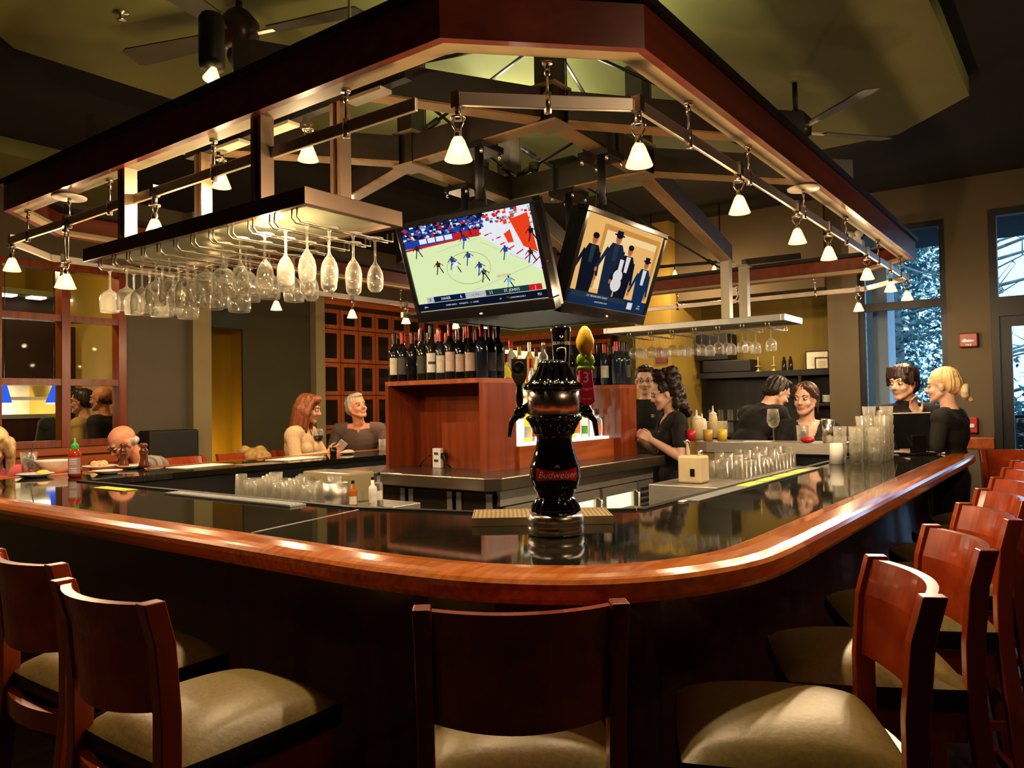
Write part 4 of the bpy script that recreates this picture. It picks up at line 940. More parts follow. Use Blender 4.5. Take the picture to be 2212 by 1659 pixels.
b = MB(); b.ell((1.72, 2.735, 2.755), (.012, .012, .016)); b.build('bulb', BULB, t, True)
p = atz(262, 27, 3.3); t = thing('sprinkler', 'small chrome sprinkler head on the olive ceiling', 'sprinkler', (p.x, p.y, 3.3))
b = MB(); b.lathe([(0, 0), (.035, 0), (.035, -.006), (.01, -.01), (.008, -.03), (0, -.03)], 16, (0, 0, -.0005)); b.build('escutcheon', CHROME, t)
b = MB(); b.lathe([(0, -.032), (.022, -.034), (.022, -.038), (0, -.038)], 12); b.build('deflector', CHROME, t)
t = thing('wall_track_light', 'small track with two spotlights high behind the servers', 'track light', (7.4, 2.95, 2.75))
p0, p1 = atx(1408, 578, 7.4), atx(1556, 566, 7.4)
b = MB(); b.bar(p0, p1, .03, .03); b.tube([p0, p0+Vector((0, 0, 3.419-p0.z))], .006, 6); b.tube([p1, p1+Vector((0, 0, 3.419-p1.z))], .006, 6); b.build('rail', FRAME, t, True)
for q in ((1458, 600), (1543, 590)):
    p = atx(q[0], q[1], 7.4); b = MB(); b.lathe([(.012, .07), (.035, 0), (.033, 0), (.01, .065)], 14, p); o = b.build('lamp_shade', GLOW, t, True); b = MB(); b.tube([p+Vector((0, 0, .07)), p+Vector((0, 0, .12))], .008, 6); b.build('stem', FRAME, t, True); LAMPS.append((p.x, p.y, p.z-.01, .9))

p = atz(1110, 400, 2.87); t = thing('globe_lamp', 'small white globe lamp on a curved arm behind the televisions', 'lamp', tuple(p))
b = MB(); b.ell(p, (.05, .05, .055)); b.build('globe', mat('globe_white', (.8, .78, .72), .2, emit=(1, .85, .6), es=.6, var=0), t, True)
b = MB(); q = atz(1185, 400, 2.87); b.tube([p+Vector((0, 0, .05)), p.lerp(q, .3)+Vector((0, 0, .09)), p.lerp(q, .7)+Vector((0, 0, .07)), q], .012, 8); b.build('arm', CHROME, t, True)
# ------------------------------------------------------------------ back-bar island
IZ = 1.05
isl = thing('back_bar_counter', 'steel-edged back bar counter with coolers below, in the middle of the bar', 'counter', (4.2, 3.2, 0))
b = MB(); b.prism([(3.34, 2.57), (5.36, 2.57), (5.36, 3.75), (3.42, 3.9), (3.28, 3.9), (3.28, 2.64)], IZ-.075, IZ); b.build('worktop', mat('dark_steel_top', (.20, .16, .12), .25, .85, var=.2, scale=5), isl, True, bevel=.006)
b = MB(); b.bx(3.42, 5.30, 2.67, 3.7, .1, IZ-.08); b.build('carcass', mat('cooler_dark', (.02, .02, .022), .4), isl, True)
b = MB(); b.bx(3.42, 5.30, 2.645, 2.668, .88, IZ-.082); b.build('steel_rail', STEEL, isl, True)
GL = mat('cooler_glass', (.02, .02, .015), .06, spec=.8, var=0)
LIT = emis('cooler_light', (1, .86, .45), 1.6)
for k, (x0, x1) in enumerate(((3.46, 3.98), (4.02, 4.50), (4.54, 5.03))):
    b = MB(); z0, z1 = .16, .872; y0, y1 = 2.64, 2.668
    b.bx(x0, x0+.05, y0, y1, z0, z1); b.bx(x1-.05, x1, y0, y1, z0, z1); b.bx(x0+.05, x1-.05, y0, y1, z0, z0+.06); b.bx(x0+.05, x1-.05, y0, y1, z1-.06, z1)
    o = b.build('cooler_door', STEEL, isl, True)
    b = MB(); b.bx(x0+.05, x1-.05, 2.664, 2.668, z0+.06, z1-.06); b.build('lit_interior', LIT, o, True)
    b = MB(); b.bx(x0+.052, x1-.052, 2.650, 2.653, z0+.061, z1-.061); b.build('pane', CLEAR, o, True)
    b = MB(); b.tube([(x1-.025, 2.638, .45), (x1-.025, 2.61, .47), (x1-.025, 2.61, .80), (x1-.025, 2.638, .82)], .009, 8); b.build('handle', CHROME, o, True)
b = MB(); b.bx(5.06, 5.29, 2.64, 2.668, .16, .872); o = b.build('vent_panel', STEEL, isl, True)
b = MB()
for i in range(14): b.bx(5.08, 5.27, 2.632, 2.639, .25+.043*i, .268+.043*i)
b.build('louvre', mat('vent_dark', (.06, .06, .06), .4, .7), o, True)
BRZ = mat('bronze_glass_door', (.10, .075, .035), .18, .7, var=.1)
for y0, y1 in ((2.70, 2.92), (2.99, 3.30), (3.37, 3.66)):
    b = MB(); b.bx(3.395, 3.418, y0, y1, .16, IZ-.10); o = b.build('cooler_door', BRZ, isl, True)
    b = MB(); b.bx(3.385, 3.394, y0-.02, y0+.02, .16, IZ-.10); b.bx(3.385, 3.394, y1-.02, y1+.02, .16, IZ-.10); b.build('door_edge', STEEL, o, True)
def cabinet(nm, label, x0, x1, y0, y1, z0, z1, open_x, inner=None):
    t = thing(nm, label, 'cabinet', ((x0+x1)/2, (y0+y1)/2, z0)); w = .028
    b = MB(); b.bx(x0, x1, y0, y1, z1-w, z1); b.build('top', CHERRY, t, True)
    b = MB(); b.bx(x0, x1, y0, y0+w, z0, z1-w); b.build('side_panel', CHERRY_Z, t, True)
    b = MB(); b.bx(x0, x1, y1-w, y1, z0, z1-w); b.build('side_panel', CHERRY_Z, t, True)
    b = MB()
    if open_x < 0: b.bx(x1-w, x1, y0+w, y1-w, z0, z1-w)
    else: b.bx(x0, x0+w, y0+w, y1-w, z0, z1-w)
    b.build('back_panel', CHERRY_Z, t, True); return t
CL = (3.57, 3.90, 2.88, 3.70)
c1 = cabinet('open_cabinet', 'open-fronted cherry cabinet at the left of the back bar, wine bottles on top', *CL, IZ, 1.61, -1)
b = MB(); b.bx(3.74, 3.87, 2.91, 3.36, IZ, 1.34); b.build('inner_box', CHERRY_Z, c1, True)
CRb = (5.10, 5.35, 2.80, 3.35)
c2 = cabinet('end_cabinet', 'narrow cherry cabinet at the right end of the back bar', *CRb, IZ, 1.583, 1)
lb = thing('lit_bottle_shelf', 'stepped bottle shelf glowing white in the middle of the back bar', 'shelf', (4.5, 3.0, IZ))
b = MB(); b.bx(3.902, 5.098, 2.86, 2.90, IZ, 1.185); b.build('front_board', CHERRY, lb, True)
LED = emis('lit_acrylic', (.98, 1, .86), 1.8)
TIERS = ((2.90, 3.06, 1.20), (3.06, 3.20, 1.34), (3.20, 3.36, 1.48), (3.36, 3.5, 1.60))
for y0, y1, z in TIERS:
    b = MB(); b.bx(3.905, 5.095, y0, y1, IZ+.001, z); b.build('lit_step', LED, lb, True)
b = MB(); b.bx(3.905, 5.095, 3.502, 3.52, IZ, 1.86); b.build('lit_back', emis('lit_back_panel', (1, .93, .55), .9), lb, True)
# outlet with plugs inside the open cabinet
t = thing('power_outlet', 'white outlet box with black plugs on the back bar counter', 'outlet', (3.70, 3.37, IZ))
b = MB(); b.bx(3.69, 3.72, 3.33, 3.40, IZ, 1.175); b.build('box', WHITE, t, True, bevel=.004)
for z in (1.09, 1.135): b = MB(); b.bx(3.684, 3.69, 3.352, 3.362, z, z+.014); b.bx(3.684, 3.69, 3.37, 3.38, z, z+.014); b.build('socket', BLACKP, t, True)
b = MB(); b.tube([(3.685, 3.405, 1.13), (3.66, 3.43, 1.12), (3.65, 3.46, 1.08), (3.66, 3.48, 1.056)], .005, 6); b.build('cord', BLACKP, t, True)
b = MB(); b.tube([(3.69, 3.325, 1.12), (3.68, 3.29, 1.135), (3.68, 3.28, 1.08), (3.70, 3.25, 1.056)], .006, 6); b.box((3.70, 3.31, 1.13), (.03, .03, .03)); b.build('plug', BLACKP, t, True)
# ------------------------------------------------------------------ bottles
def bot_mat(n, c, tr=.0, rough=.06): return mat('bottle_'+n, c, rough, spec=.6, trans=tr, var=0)
WB = [bot_mat('black', (.006, .007, .009)), bot_mat('bluish', (.012, .02, .035)), bot_mat('olive', (.012, .014, .006))]
LABM = [mat('label_'+n, c, .6, var=.15, scale=40) for n, c in (('cream', (.62, .56, .44)), ('white', (.72, .70, .66)), ('pinkish', (.60, .42, .36)), ('dark', (.05, .045, .04)), ('blue', (.08, .14, .3)))]
FOIL = [mat('foil_'+n, c, .35, .3, var=0) for n, c in (('red', (.35, .015, .015)), ('black', (.008, .008, .008)), ('maroon', (.12, .015, .02)), ('gold', (.5, .33, .08)), ('white', (.7, .68, .62)))]
def bottle(name, label, cat, loc, H, R, shape, bm, lm=None, cm=None, group=None, lz=(.18, .48), face=None, wrap=.9, lm2=None):
    z = lambda f: f*H
    if shape == 'wine': pr_ = [(0, 0), (R*.9, 0), (R, .02), (R, .60), (R*.93, .66), (R*.55, .72), (R*.38, .77), (R*.36, .98), (0, .98)]
    elif shape == 'slope': pr_ = [(0, 0), (R*.9, 0), (R, .02), (R, .48), (R*.86, .58), (R*.5, .72), (R*.38, .8), (R*.36, .98), (0, .98)]
    elif shape == 'squat': pr_ = [(0, 0), (R*.9, 0), (R, .03), (R, .55), (R*.9, .64), (R*.4, .72), (R*.34, .78), (R*.34, .93), (0, .93)]
    else: pr_ = [(0, 0), (R*.9, 0), (R, .02), (R, .66), (R*.85, .72), (R*.42, .78), (R*.40, .95), (0, .95)]
    b = MB(); b.lathe([(r, z(h)) for r, h in pr_], 16); o = b.build(name, bm); o.location = loc
    tag(o, label, cat, group)
    a0 = face if face is not None else ang(-loc[0], -loc[1])
    if lm is not None:
        b = MB(); n = 10; vs = []
        for i in range(n+1):
            a = a0+(i/n-.5)*2*wrap
            for zz in lz: vs.append(((R+.0012)*math.cos(a), (R+.0012)*math.sin(a), z(zz)))
        b.add(vs, [(2*i, 2*i+2, 2*i+3, 2*i+1) for i in range(n)], 0, True)
        if lm2 is not None:
            m_ = len(b.v); vs = []
            for i in range(n+1):
                a = a0+(i/n-.5)*wrap*1.3
                for zz in (lz[0]+(lz[1]-lz[0])*.42, lz[0]+(lz[1]-lz[0])*.56): vs.append(((R+.002)*math.cos(a), (R+.002)*math.sin(a), z(zz)))
            b.add(vs, [(2*i, 2*i+2, 2*i+3, 2*i+1) for i in range(n)], 1, True)
        b.build('label', [lm, lm2 or lm], o)
    if cm is not None:
        b = MB(); rr = R*.40
        top = {'wine': .985, 'slope': .985, 'squat': .935, 'tall': .955}[shape]; lo = {'wine': .80, 'slope': .80, 'squat': .80, 'tall': .84}[shape]
        b.lathe([(rr, z(lo)), (rr, z(top)+.012), (rr*.9, z(top)+.016), (0, z(top)+.016)], 14); b.build('cap', cm, o)
    return o
random.seed(21)
cnt = 0
labs = [LABM[0], LABM[3], None, LABM[3], LABM[1], LABM[0], LABM[2], LABM[2], LABM[2], None, LABM[0]]
for r, x in enumerate((3.615, 3.70, 3.785, 3.86)):
    for k in range(10):
        y = 3.66-.082*k+random.uniform(-.006, .006)
        if r and random.random() < .25: continue
        if r == 0: lm = labs[k]
        else: lm = random.choice([None, LABM[0], LABM[3]])
        tall = random.random() < .35
        bottle('wine_bottle', 'wine bottle on the open cabinet, %s from the left, %s row from the front' % (ORD[k], ORD[r]), 'bottle', (x, y, 1.611), .305+.03*tall+random.uniform(-.008, .008), .038, random.choice(['wine', 'wine', 'slope']), random.choice(WB), lm, random.choice(FOIL[:3]), 'wine bottles on the open cabinet', lz=(.14, .50), lm2=LABM[3] if k in (4, 10) else None)
# wire rack with small bottles on the cabinet's right end
for r, (x, y) in enumerate(((5.14, 2.85), (5.22, 2.85), (5.30, 2.85), (5.14, 2.95), (5.22, 2.95), (5.30, 2.95), (5.14, 3.05), (5.22, 3.05), (5.14, 3.15), (5.22, 3.15), (5.14, 3.25))):
    bottle('wine_bottle', 'dark wine bottle on the right end cabinet, %s row, %s from its left' % (ORD[(0,0,0,1,1,1,2,2,3,3,4)[r]], ORD[(0,1,2,0,1,2,0,1,0,1,0)[r]]), 'bottle', (x, y, 1.584), .30+random.uniform(-.02, .03), .037, 'wine', WB[1 if r < 4 else 0], [None, None, LABM[3], LABM[0]][r % 4], FOIL[0 if r % 3 == 0 else 1], 'wine bottles on the right cabinet')
spirits = {'yellow': ((.95, .62, .05), .75), 'clear': ((.95, .97, .95), .9), 'green': ((.06, .45, .05), .75), 'amber': ((.75, .28, .03), .75), 'white': ((.8, .78, .7), 0), 'pale': ((.95, .88, .55), .8), 'orange': ((.9, .25, .03), .6)}
SPM = {k: bot_mat(k+'_spirit', c, tr_) for k, (c, tr_) in spirits.items()}
lab2 = [mat('label_'+n, c, .6, var=.1, scale=40) for n, c in (('yellow', (.8, .6, .1)), ('teal', (.1, .5, .45)), ('redlab', (.6, .05, .03)), ('ivory', (.75, .7, .58)), ('orange', (.8, .25, .04)), ('green', (.1, .4, .06)))]
tiers = [
 ('lowest lit step', 2.98, 1.201, ['yellow', 'clear', 'yellow', 'clear', 'clear', 'pale', 'clear', 'amber', 'yellow', 'clear', 'pale', 'clear', 'clear']),
 ('second lit step', 3.13, 1.341, ['green', 'clear', 'white', 'amber', 'pale', 'clear', 'amber', 'clear', 'yellow', 'pale', 'clear', 'amber']),
 ('third lit step', 3.28, 1.481, ['yellow', 'pale', 'green', 'clear', 'yellow', 'yellow', 'orange', 'clear', 'amber', 'clear', 'clear', 'pale']),
 ('top lit step', 3.43, 1.601, ['yellow', 'green', 'clear', 'clear', 'pale', 'clear', 'white', 'clear', 'amber', 'pale', 'clear'])]
for nm, y, z, cols in tiers:
    n = len(cols)
    for k, c in enumerate(cols):
        x = 3.96+(1.08)*(k+.0)/(n-1); H = random.choice((.27, .29, .31, .33)) if z > 1.3 else random.choice((.2, .24, .27))
        sh = random.choice(['tall', 'squat', 'slope', 'wine']); R = {'tall': .036, 'squat': .042, 'slope': .038, 'wine': .036}[sh]
        o = bottle('liquor_bottle', '%s bottle on the %s of the back bar, %s from the left' % ({'yellow': 'yellow', 'clear': 'clear glass', 'green': 'green', 'amber': 'amber', 'white': 'white', 'pale': 'pale yellow', 'orange': 'orange'}[c], nm, ORD[k]), 'bottle', (x, y+random.uniform(-.015, .015), z), H, min(R, .44*1.08/(n-1)), sh, SPM[c], random.choice(lab2+[LABM[0], None]), random.choice(FOIL), 'liquor bottles on the lit shelf', lz=(.12, .42))
        if z < 1.3 and random.random() < .45:
            b = MB(); b.tube([(0, 0, H*.97), (0, 0, H+.03), (.012, -.012, H+.07)], [.010, .007, .004], 8); b.build('pourer', BLACKP if k % 2 else CHROME, o)
# ------------------------------------------------------------------ beer tower, drip tray
TX, TY = 1.885, 1.255
CER = mat('black_ceramic', (.004, .004, .005), .05, spec=.7, coat=.5, var=0)
tw = thing('beer_tower', 'glossy black ceramic beer tower with chrome rings standing on the front corner of the bar', 'beer tower', (TX, TY, BZ+.001))
def flute(prof, n, amp, N=72, z0=0, z1=9):
    b = MB(); vs = []
    for r, z in prof:
        for k in range(N):
            a = 2*PI*k/N; q = r*(1+amp*(math.cos(n*a))*(1 if z0 < z < z1 else 0)); vs.append((q*math.cos(a), q*math.sin(a), z))
    m_ = len(prof); b.add(vs, [(i*N+k, i*N+(k+1) % N, (i+1)*N+(k+1) % N, (i+1)*N+k) for i in range(m_-1) for k in range(N)]+[tuple((m_-1)*N+k for k in range(N)), tuple(range(N-1, -1, -1))], 0, True); return b
b = MB(); b.lathe([(0, 0), (.080, 0), (.082, .006), (.082, .022), (.078, .028), (.083, .034), (.080, .052), (.074, .060), (0, .060)], 40); b.build('chrome_base', CHROME, tw)
flute([(.066, .061), (.070, .068), (.068, .080), (.056, .100), (.053, .108)], 18, .05, z0=.062, z1=.104).build('fluted_foot', CER, tw)
def br(z):
    P_ = [(.108, .053), (.118, .056), (.14, .068), (.165, .0745), (.19, .0735), (.22, .064), (.25, .055), (.275, .051), (.285, .053)]
    for (a, ra), (c, rc) in zip(P_, P_[1:]):
        if a <= z <= c: t = (z-a)/(c-a); t = t*t*(3-2*t)*.5+t*.5; return ra+(rc-ra)*t
    return .053
b = MB(); b.lathe([(br(.108+.177*i/26), .108+.177*i/26) for i in range(27)], 48); b.build('body', CER, tw)
flute([(.053, .286), (.058, .292), (.062, .305), (.072, .325), (.079, .334), (.080, .340), (.072, .344)], 18, .05, z0=.290, z1=.335).build('fluted_neck', CER, tw)
b = MB(); b.lathe([(.070, .345), (.0765, .348), (.0765, .412), (.070, .415), (0, .415)], 48); b.build('chrome_collar', mat('warm_chrome', (.62, .48, .42), .24, 1, var=0), tw)
flute([(.072, .416), (.080, .420), (.082, .428), (.078, .436), (.068, .440), (.060, .452), (.052, .468), (.046, .482), (.04, .496), (.03, .504), (.001, .506)], 16, .09, z0=.418, z1=.503).build('fluted_cap', CER, tw)
# red bow-tie badge with white script, wrapped on the body
va = ang(-TX, -TY)
def wrapz(dr):
    def f(v): z = .175+v.y; a = va+v.x/.0745; r = br(z)+dr; return Vector((r*math.cos(a), r*math.sin(a), z))
    return f
b = MB(); w_, h_ = .066, .019; N = 16; f = wrapz(.0012); vs = []
off = .007
for i in range(N+1):
    u = -1+2*i/N; hh = h_*(.55+.45*abs(u)); vs += [f(Vector((u*w_+off, -hh, 0))), f(Vector((u*w_+off, 0, 0))), f(Vector((u*w_+off, hh, 0)))]
b.add(vs, [(3*i+k, 3*i+3+k, 3*i+4+k, 3*i+1+k) for i in range(N) for k in range(2)], 0, True)
b.build('bow_tie_badge', mat('badge_red', (.62, .012, .02), .3, var=0), tw)
b = MB(); g = wrapz(.0024); b.text('Budweiser', .0265, Matrix.Identity(4), shear=.35, bend=lambda v: g(Vector((v.x*1.02+off, v.y, 0)))); b.build('script_lettering', mat('letter_white', (.85, .83, .8), .4, var=0), tw)
b = MB(); c = wrapz(.002)
for dx, dy, s in ((0, .026, .004), (-.005, .023, .003), (.005, .023, .003)): b.ell(c(Vector((off+dx, dy, 0))), (s, s, s), None, 8, 6)
b.build('crown', FOIL[3], tw)
# faucets and handles
rt = Vector((CR.x, CR.y, 0)).normalized(); fw = Vector((CF.x, CF.y, 0)).normalized()
def faucet(dirn, nm='faucet'):
    d = dirn; p0 = d*.074+Vector((0, 0, .372)); p1 = d*.108+Vector((0, 0, .352)); p2 = d*.135+Vector((0, 0, .325)); p3 = d*.142+Vector((0, 0, .28))
    b = MB(); b.tube([p0, p1], .014, 12); b.ell(p1, (.019, .019, .019)); b.tube([p1, p2, p3], [.012, .009, .007], 10); b.tube([p1, p1+Vector((0, 0, .022))], .008, 8)
    b.build(nm, mat('black_chrome', (.06, .055, .05), .12, 1, var=0), tw); return p1+Vector((0, 0, .018))
dl = (-rt*.9+fw*.4).normalized(); dr_ = (rt*.92+fw*.4).normalized(); db = (fw+rt*.3).normalized()
h1, h2, h3 = faucet(dl), faucet(dr_), faucet(db)
R_f = Matrix((rt, fw, Vector((0, 0, 1)))).transposed()           # local x = picture right, y = away
def place(b, at, lean=0): return b.xf((Matrix.Translation(at) @ R_f.to_4x4() @ Matrix.Rotation(lean, 4, 'Y')))
# shield handle (left)
b = MB(); b.lathe([(.005, 0), (.010, .01), (.012, .03), (.008, .055), (.010, .068)], 14); o = place(b, h1).build('shield_handle', mat('dark_bronze', (.05, .035, .02), .35, .6), tw)
b = MB(); b.v = []; pl_ = [(0, .062), (.014, .072), (.0225, .09), (.0235, .142), (-.0235, .142), (-.0225, .09), (-.014, .072)]
vs = [(x, -.009, z) for x, z in pl_]+[(x, .009, z) for x, z in pl_]; n = 7
b.add(vs, [tuple(range(n)), tuple(range(2*n-1, n-1, -1))]+[(i, n+i, n+(i+1) % n, (i+1) % n) for i in range(n)]); place(b, h1).build('shield', mat('pewter', (.20, .18, .13), .4, .5, var=.3, scale=40), o)
b = MB(); b.lathe([(.013, 0), (.016, .002), (.016, .004), (.013, .005), (.012, .003), (0, .003)], 24, (0, -.009, .118), R=Matrix.Rotation(PI/2, 3, 'X')); place(b, h1).build('medallion', mat('dark_medallion', (.03, .025, .02), .5), o)
b = MB(); b.text('BREWING', .0075, Matrix.Translation((0, -.0105, .094)) @ Matrix.Rotation(PI/2, 4, 'X')); place(b, h1).build('lettering', mat('pale_engraving', (.42, .38, .30), .5, var=0), o)
# tall black handle (behind the tower)
b = MB(); b.lathe([(0, 0), (.016, 0), (.020, .01), (.022, .06), (.030, .22), (.032, .235), (.030, .242), (0, .243)], 28); o = place(b, h3+Vector((0, 0, .0))).build('tall_black_handle', mat('handle_black', (.006, .006, .008), .15, coat=.4, var=0), tw)
def hb(r0): return lambda v: Vector((r0*math.sin(v.x/r0), -r0*math.cos(v.x/r0), v.y))
b = MB(); b.text('GUINNESS', .0135, Matrix.Translation((0, 0, .19)), bend=lambda v: Vector((.0295*math.sin(v.x/.03), -.0295*math.cos(v.x/.03), v.y)))
c_ = [(-.014, .165), (-.012, .173), (0, .176), (.011, .174), (.012, .155), (.008, .135), (.011, .118), (.011, .105), (0, .102), (-.008, .103)]
b.tube([(.0285*math.sin(x/.0285), -.0288*math.cos(x/.0285)+.0012*(.17-z)/.06, z) for x, z in c_], .0022, 6); b.tube([(-.008, -.0255, .118), (-.003, -.0262, .112), (.009, -.0262, .137)], .0018, 6)
b.tube([(-.004, -.0305, .212), (-.003, -.031, .206), (.003, -.031, .206), (.004, -.0305, .212)], .0016, 6); place(b, h3).build('white_lettering', MATS['letter_white'], o)
# pink and green handle (right)
b = MB(); b.v = []
def slab(b, pl_, y0, y1, mi=0):
    n = len(pl_); vs = [(x, y0, z) for x, z in pl_]+[(x, y1, z) for x, z in pl_]; return b.add(vs, [tuple(range(n)), tuple(range(2*n-1, n-1, -1))]+[(i, n+i, n+(i+1) % n, (i+1) % n) for i in range(n)], mi)
b = MB(); slab(b, [(-.010, 0), (.012, 0), (.026, .012), (.018, .105), (-.020, .105), (-.018, .012)], -.012, .012); o = place(b, h2).build('pink_panel_handle', mat('hot_pink', (.72, .012, .09), .3, var=.05), tw, bevel=.003)
b = MB(); b.text('3', .044, Matrix.Translation((0, -.0125, .082)) @ Matrix.Rotation(PI/2, 4, 'X')); b.text('Fingers', .012, Matrix.Translation((.001, -.0125, .050)) @ Matrix.Rotation(PI/2, 4, 'X')); b.text('PALE ALE', .007, Matrix.Translation((.001, -.0125, .02)) @ Matrix.Rotation(PI/2, 4, 'X')); place(b, h2).build('white_lettering', MATS['letter_white'], o)
b = MB(); b.ell((0, 0, .112), (.026, .016, .011)); b.ell((-.013, 0, .135), (.014, .013, .02)); b.ell((.013, 0, .135), (.014, .013, .02)); b.ell((0, 0, .127), (.02, .014, .014)); place(b, h2).build('green_collar', mat('lime_green', (.22, .42, .025), .4, var=.1), o)
b = MB(); b.lathe([(0, .15), (.014, .153), (.026, .175), (.027, .195), (.018, .222), (.008, .236), (0, .238)], 20); place(b, h2).build('yellow_finial', mat('yellow_knob', (.75, .45, .02), .35, var=.1), o)
# drip tray
a_ = ang(2.12-1.86, 1.16-1.50)
dt = thing('drip_tray', 'perforated brass drip tray behind the beer tower', 'drip tray', (2.07, 1.435, BZ+.001), a_)
BR = mat('brass', (.70, .55, .32), .42, .75, var=.08)
b = MB(); b.bx(-.22, .22, -.10, .10, 0, .003); b.bx(-.22, .22, -.10, -.097, .003, .026); b.bx(-.22, .22, .097, .10, .003, .026); b.bx(-.22, -.217, -.097, .097, .003, .026); b.bx(.217, .22, -.097, .097, .003, .026); b.build('pan', BR, dt)
b = MB()
for i in range(31): x = -.21+.014*i; b.bx(x-.0035, x+.0035, -.096, .096, .022, .025)
for j in range(10): y = -.09+.02*j; b.bx(-.216, .216, y-.006, y+.006, .0205, .0235)
b.build('grate', BR, dt)
# ------------------------------------------------------------------ things on and around the bar
PORC = mat('white_china', (.80, .78, .72), .12, coat=.4, var=.03)
def plate(loc, R, label, grp=None, h=.02, nm='plate'):
    b = MB(); b.lathe([(0, 0), (R*.6, 0), (R*.68, h*.25), (R, h), (R*.99, h+.003), (R*.66, h*.25+.004), (0, .005)], 28); o = b.build(nm, PORC); o.location = loc; return tag(o, label, 'plate' if nm == 'plate' else 'bowl', grp)
def on(x, y, dz=.0): p = atz(x, y, BZ); return Vector((p.x, p.y, BZ+.001+dz))
def tumbler(loc, R, H, label, m=None, grp=None, taper=.82, cat='glass', nm='pint_glass', flip=False):
    t = .0025; pr_ = [(0, 0), (R*taper, 0), (R, H), (R-t, H), (R*taper-t, .008), (0, .008)]
    if flip: pr_ = [(r, H-z) for r, z in reversed(pr_)]
    b = MB(); b.lathe(pr_, 16); o = b.build(nm, m or GLASS); o.location = loc; return tag(o, label, cat, grp)
p = on(62, 1022); o = tumbler(p, .047, .13, 'iced drink glass with a black straw at the left end of the bar', cat='glass', nm='drink_glass')
b = MB(); b.tube([(0, 0, .012), (.02, -.02, .20)], .003, 6); b.build('straw', BLACKP, o)
rr = random.Random(2); b = MB()
for i in range(9): b.box((rr.uniform(-.022, .022), rr.uniform(-.022, .022), .03+.009*i), (.022, .022, .02), rot=Euler((rr.random(), rr.random(), rr.random())).to_matrix())
b.build('ice', mat('ice', (.75, .75, .72), .15, trans=.6, var=0), o)
plate(on(118, 1021), .115, 'white china bowl behind the hot sauce bottle', h=.075, nm='bowl')
o = plate(on(76, 1031), .10, 'small white plate with yellow food at the left end of the bar')
b = MB(); b.ell((.03, -.03, .02), (.04, .03, .022)); b.ell((.05, -.01, .018), (.025, .02, .014)); blob(b, .005, 1).build('food', mat('yellow_food', (.75, .55, .12), .6, var=.2, scale=40), o)
plate(on(232, 1024), .085, 'empty white side plate beside the hot sauce bottle')
o = plate(on(214, 1013), .11, 'white plate with bread in front of the old man')
b = MB()
for i in range(3): b.ell((-.03+.035*i, .01*i, .03), (.022, .04, .025))
blob(b, .005, 1).build('bread', mat('bread', (.62, .42, .2), .7, var=.3, scale=30), o)
plate(on(288, 1012), .10, 'white plate under the two pepper mills')
t = thing('sauce_bottle', 'red hot sauce bottle with a green cap', 'bottle', on(162, 1031))
b = MB(); b.lathe([(0, 0), (.032, 0), (.036, .006), (.036, .125), (.032, .145), (.018, .16), (.016, .165), (0, .165)], 24); b.build('bottle', mat('hot_sauce', (.42, .03, .008), .15, coat=.5, var=.1), t)
b = MB(); b.lathe([(.0205, .16), (.0205, .182), (.016, .19), (.007, .20), (.004, .225), (0, .226)], 20); b.build('cap', mat('green_cap', (.04, .42, .06), .35, var=0), t)
b = MB(); a0 = ang(-t.location.x, -t.location.y); vs = []
for i in range(13):
    a = a0-1.15+2.0*i/12
    for z in (.02, .115): vs.append((.0368*math.cos(a), .0368*math.sin(a), z))
b.add(vs, [(2*i, 2*i+2, 2*i+3, 2*i+1) for i in range(12)], 0, True)
for zz, hh in ((.10, .006), (.088, .005), (.076, .004), (.05, .005), (.04, .004), (.03, .004)):
    vs = []
    for i in range(9):
        a = a0-.85+1.1*i/8
        for z in (zz, zz+hh): vs.append((.0372*math.cos(a), .0372*math.sin(a), z))
    b.add(vs, [(2*i, 2*i+2, 2*i+3, 2*i+1) for i in range(8)], 1, True)
b.build('label', [mat('sauce_label', (.55, .35, .36), .5), MATS['letter_white']], t)
MILL = wood('mill_wood', (.09, .02, .008), (.13, .03, .01), .25, .5, 'Z')
for i, (x, y) in enumerate(((267, 1013), (311, 1013))):
    t = thing('pepper_mill', ('left', 'right')[i]+' of two dark wooden mills in front of the old man', 'mill', on(x, y, .011), 0, 'wooden mills')
    b = MB(); b.lathe([(0, 0), (.032, 0), (.034, .01), (.028, .03), (.022, .06), (.026, .085), (.03, .095), (0, .095)], 20); b.build('body', MILL, t)
    b = MB(); b.lathe([(0, .096), (.028, .096), (.03, .105), (.02, .118), (.017, .128), (.026, .14), (.018, .155), (0, .158)], 20); b.build('head', MILL, t)
def sheet(c, w, h, rz, label, m=WHITE, cat='paper', nm='menu_sheet', grp=None):
    b = MB(); b.box((0, 0, .0015), (w, h, .003)); o = b.build(nm, m); o.location = c; o.rotation_euler = (0, 0, rz); return tag(o, label, cat, grp)
sheet(on(432, 1007), .36, .22, .1, 'white menu lying on the far side of the bar')
sheet(on(640, 991), .38, .25, .15, 'white menu lying in front of the woman in the beige sweater')
sheet(on(560, 1003), .3, .2, -.1, 'brown place mat beside the white menu on the far bar', mat('brown_mat', (.20, .13, .07), .7))
o = sheet((1.86, 3.80, BZ+.001), .07, .30, 0, 'yellow bar towel strip at the inner edge of the left bar', mat('yellow_cloth', (.75, .58, .03), .8), 'towel', 'bar_towel')
b = MB()
for i in range(1): b.bx(1.80, 1.93, 2.35, 3.3, BZ+.001, BZ+.009)
t = thing('bar_mat', 'ribbed pale service mat along the inner edge of the left bar', 'mat', (1.88, 2.75, BZ))
b = MB(); b.bx(1.86, 1.935, 2.45, 3.35, BZ+.001, BZ+.007); b.build('mat_base', mat('pale_grey_rubber', (.35, .36, .36), .5), t, True)
b = MB()
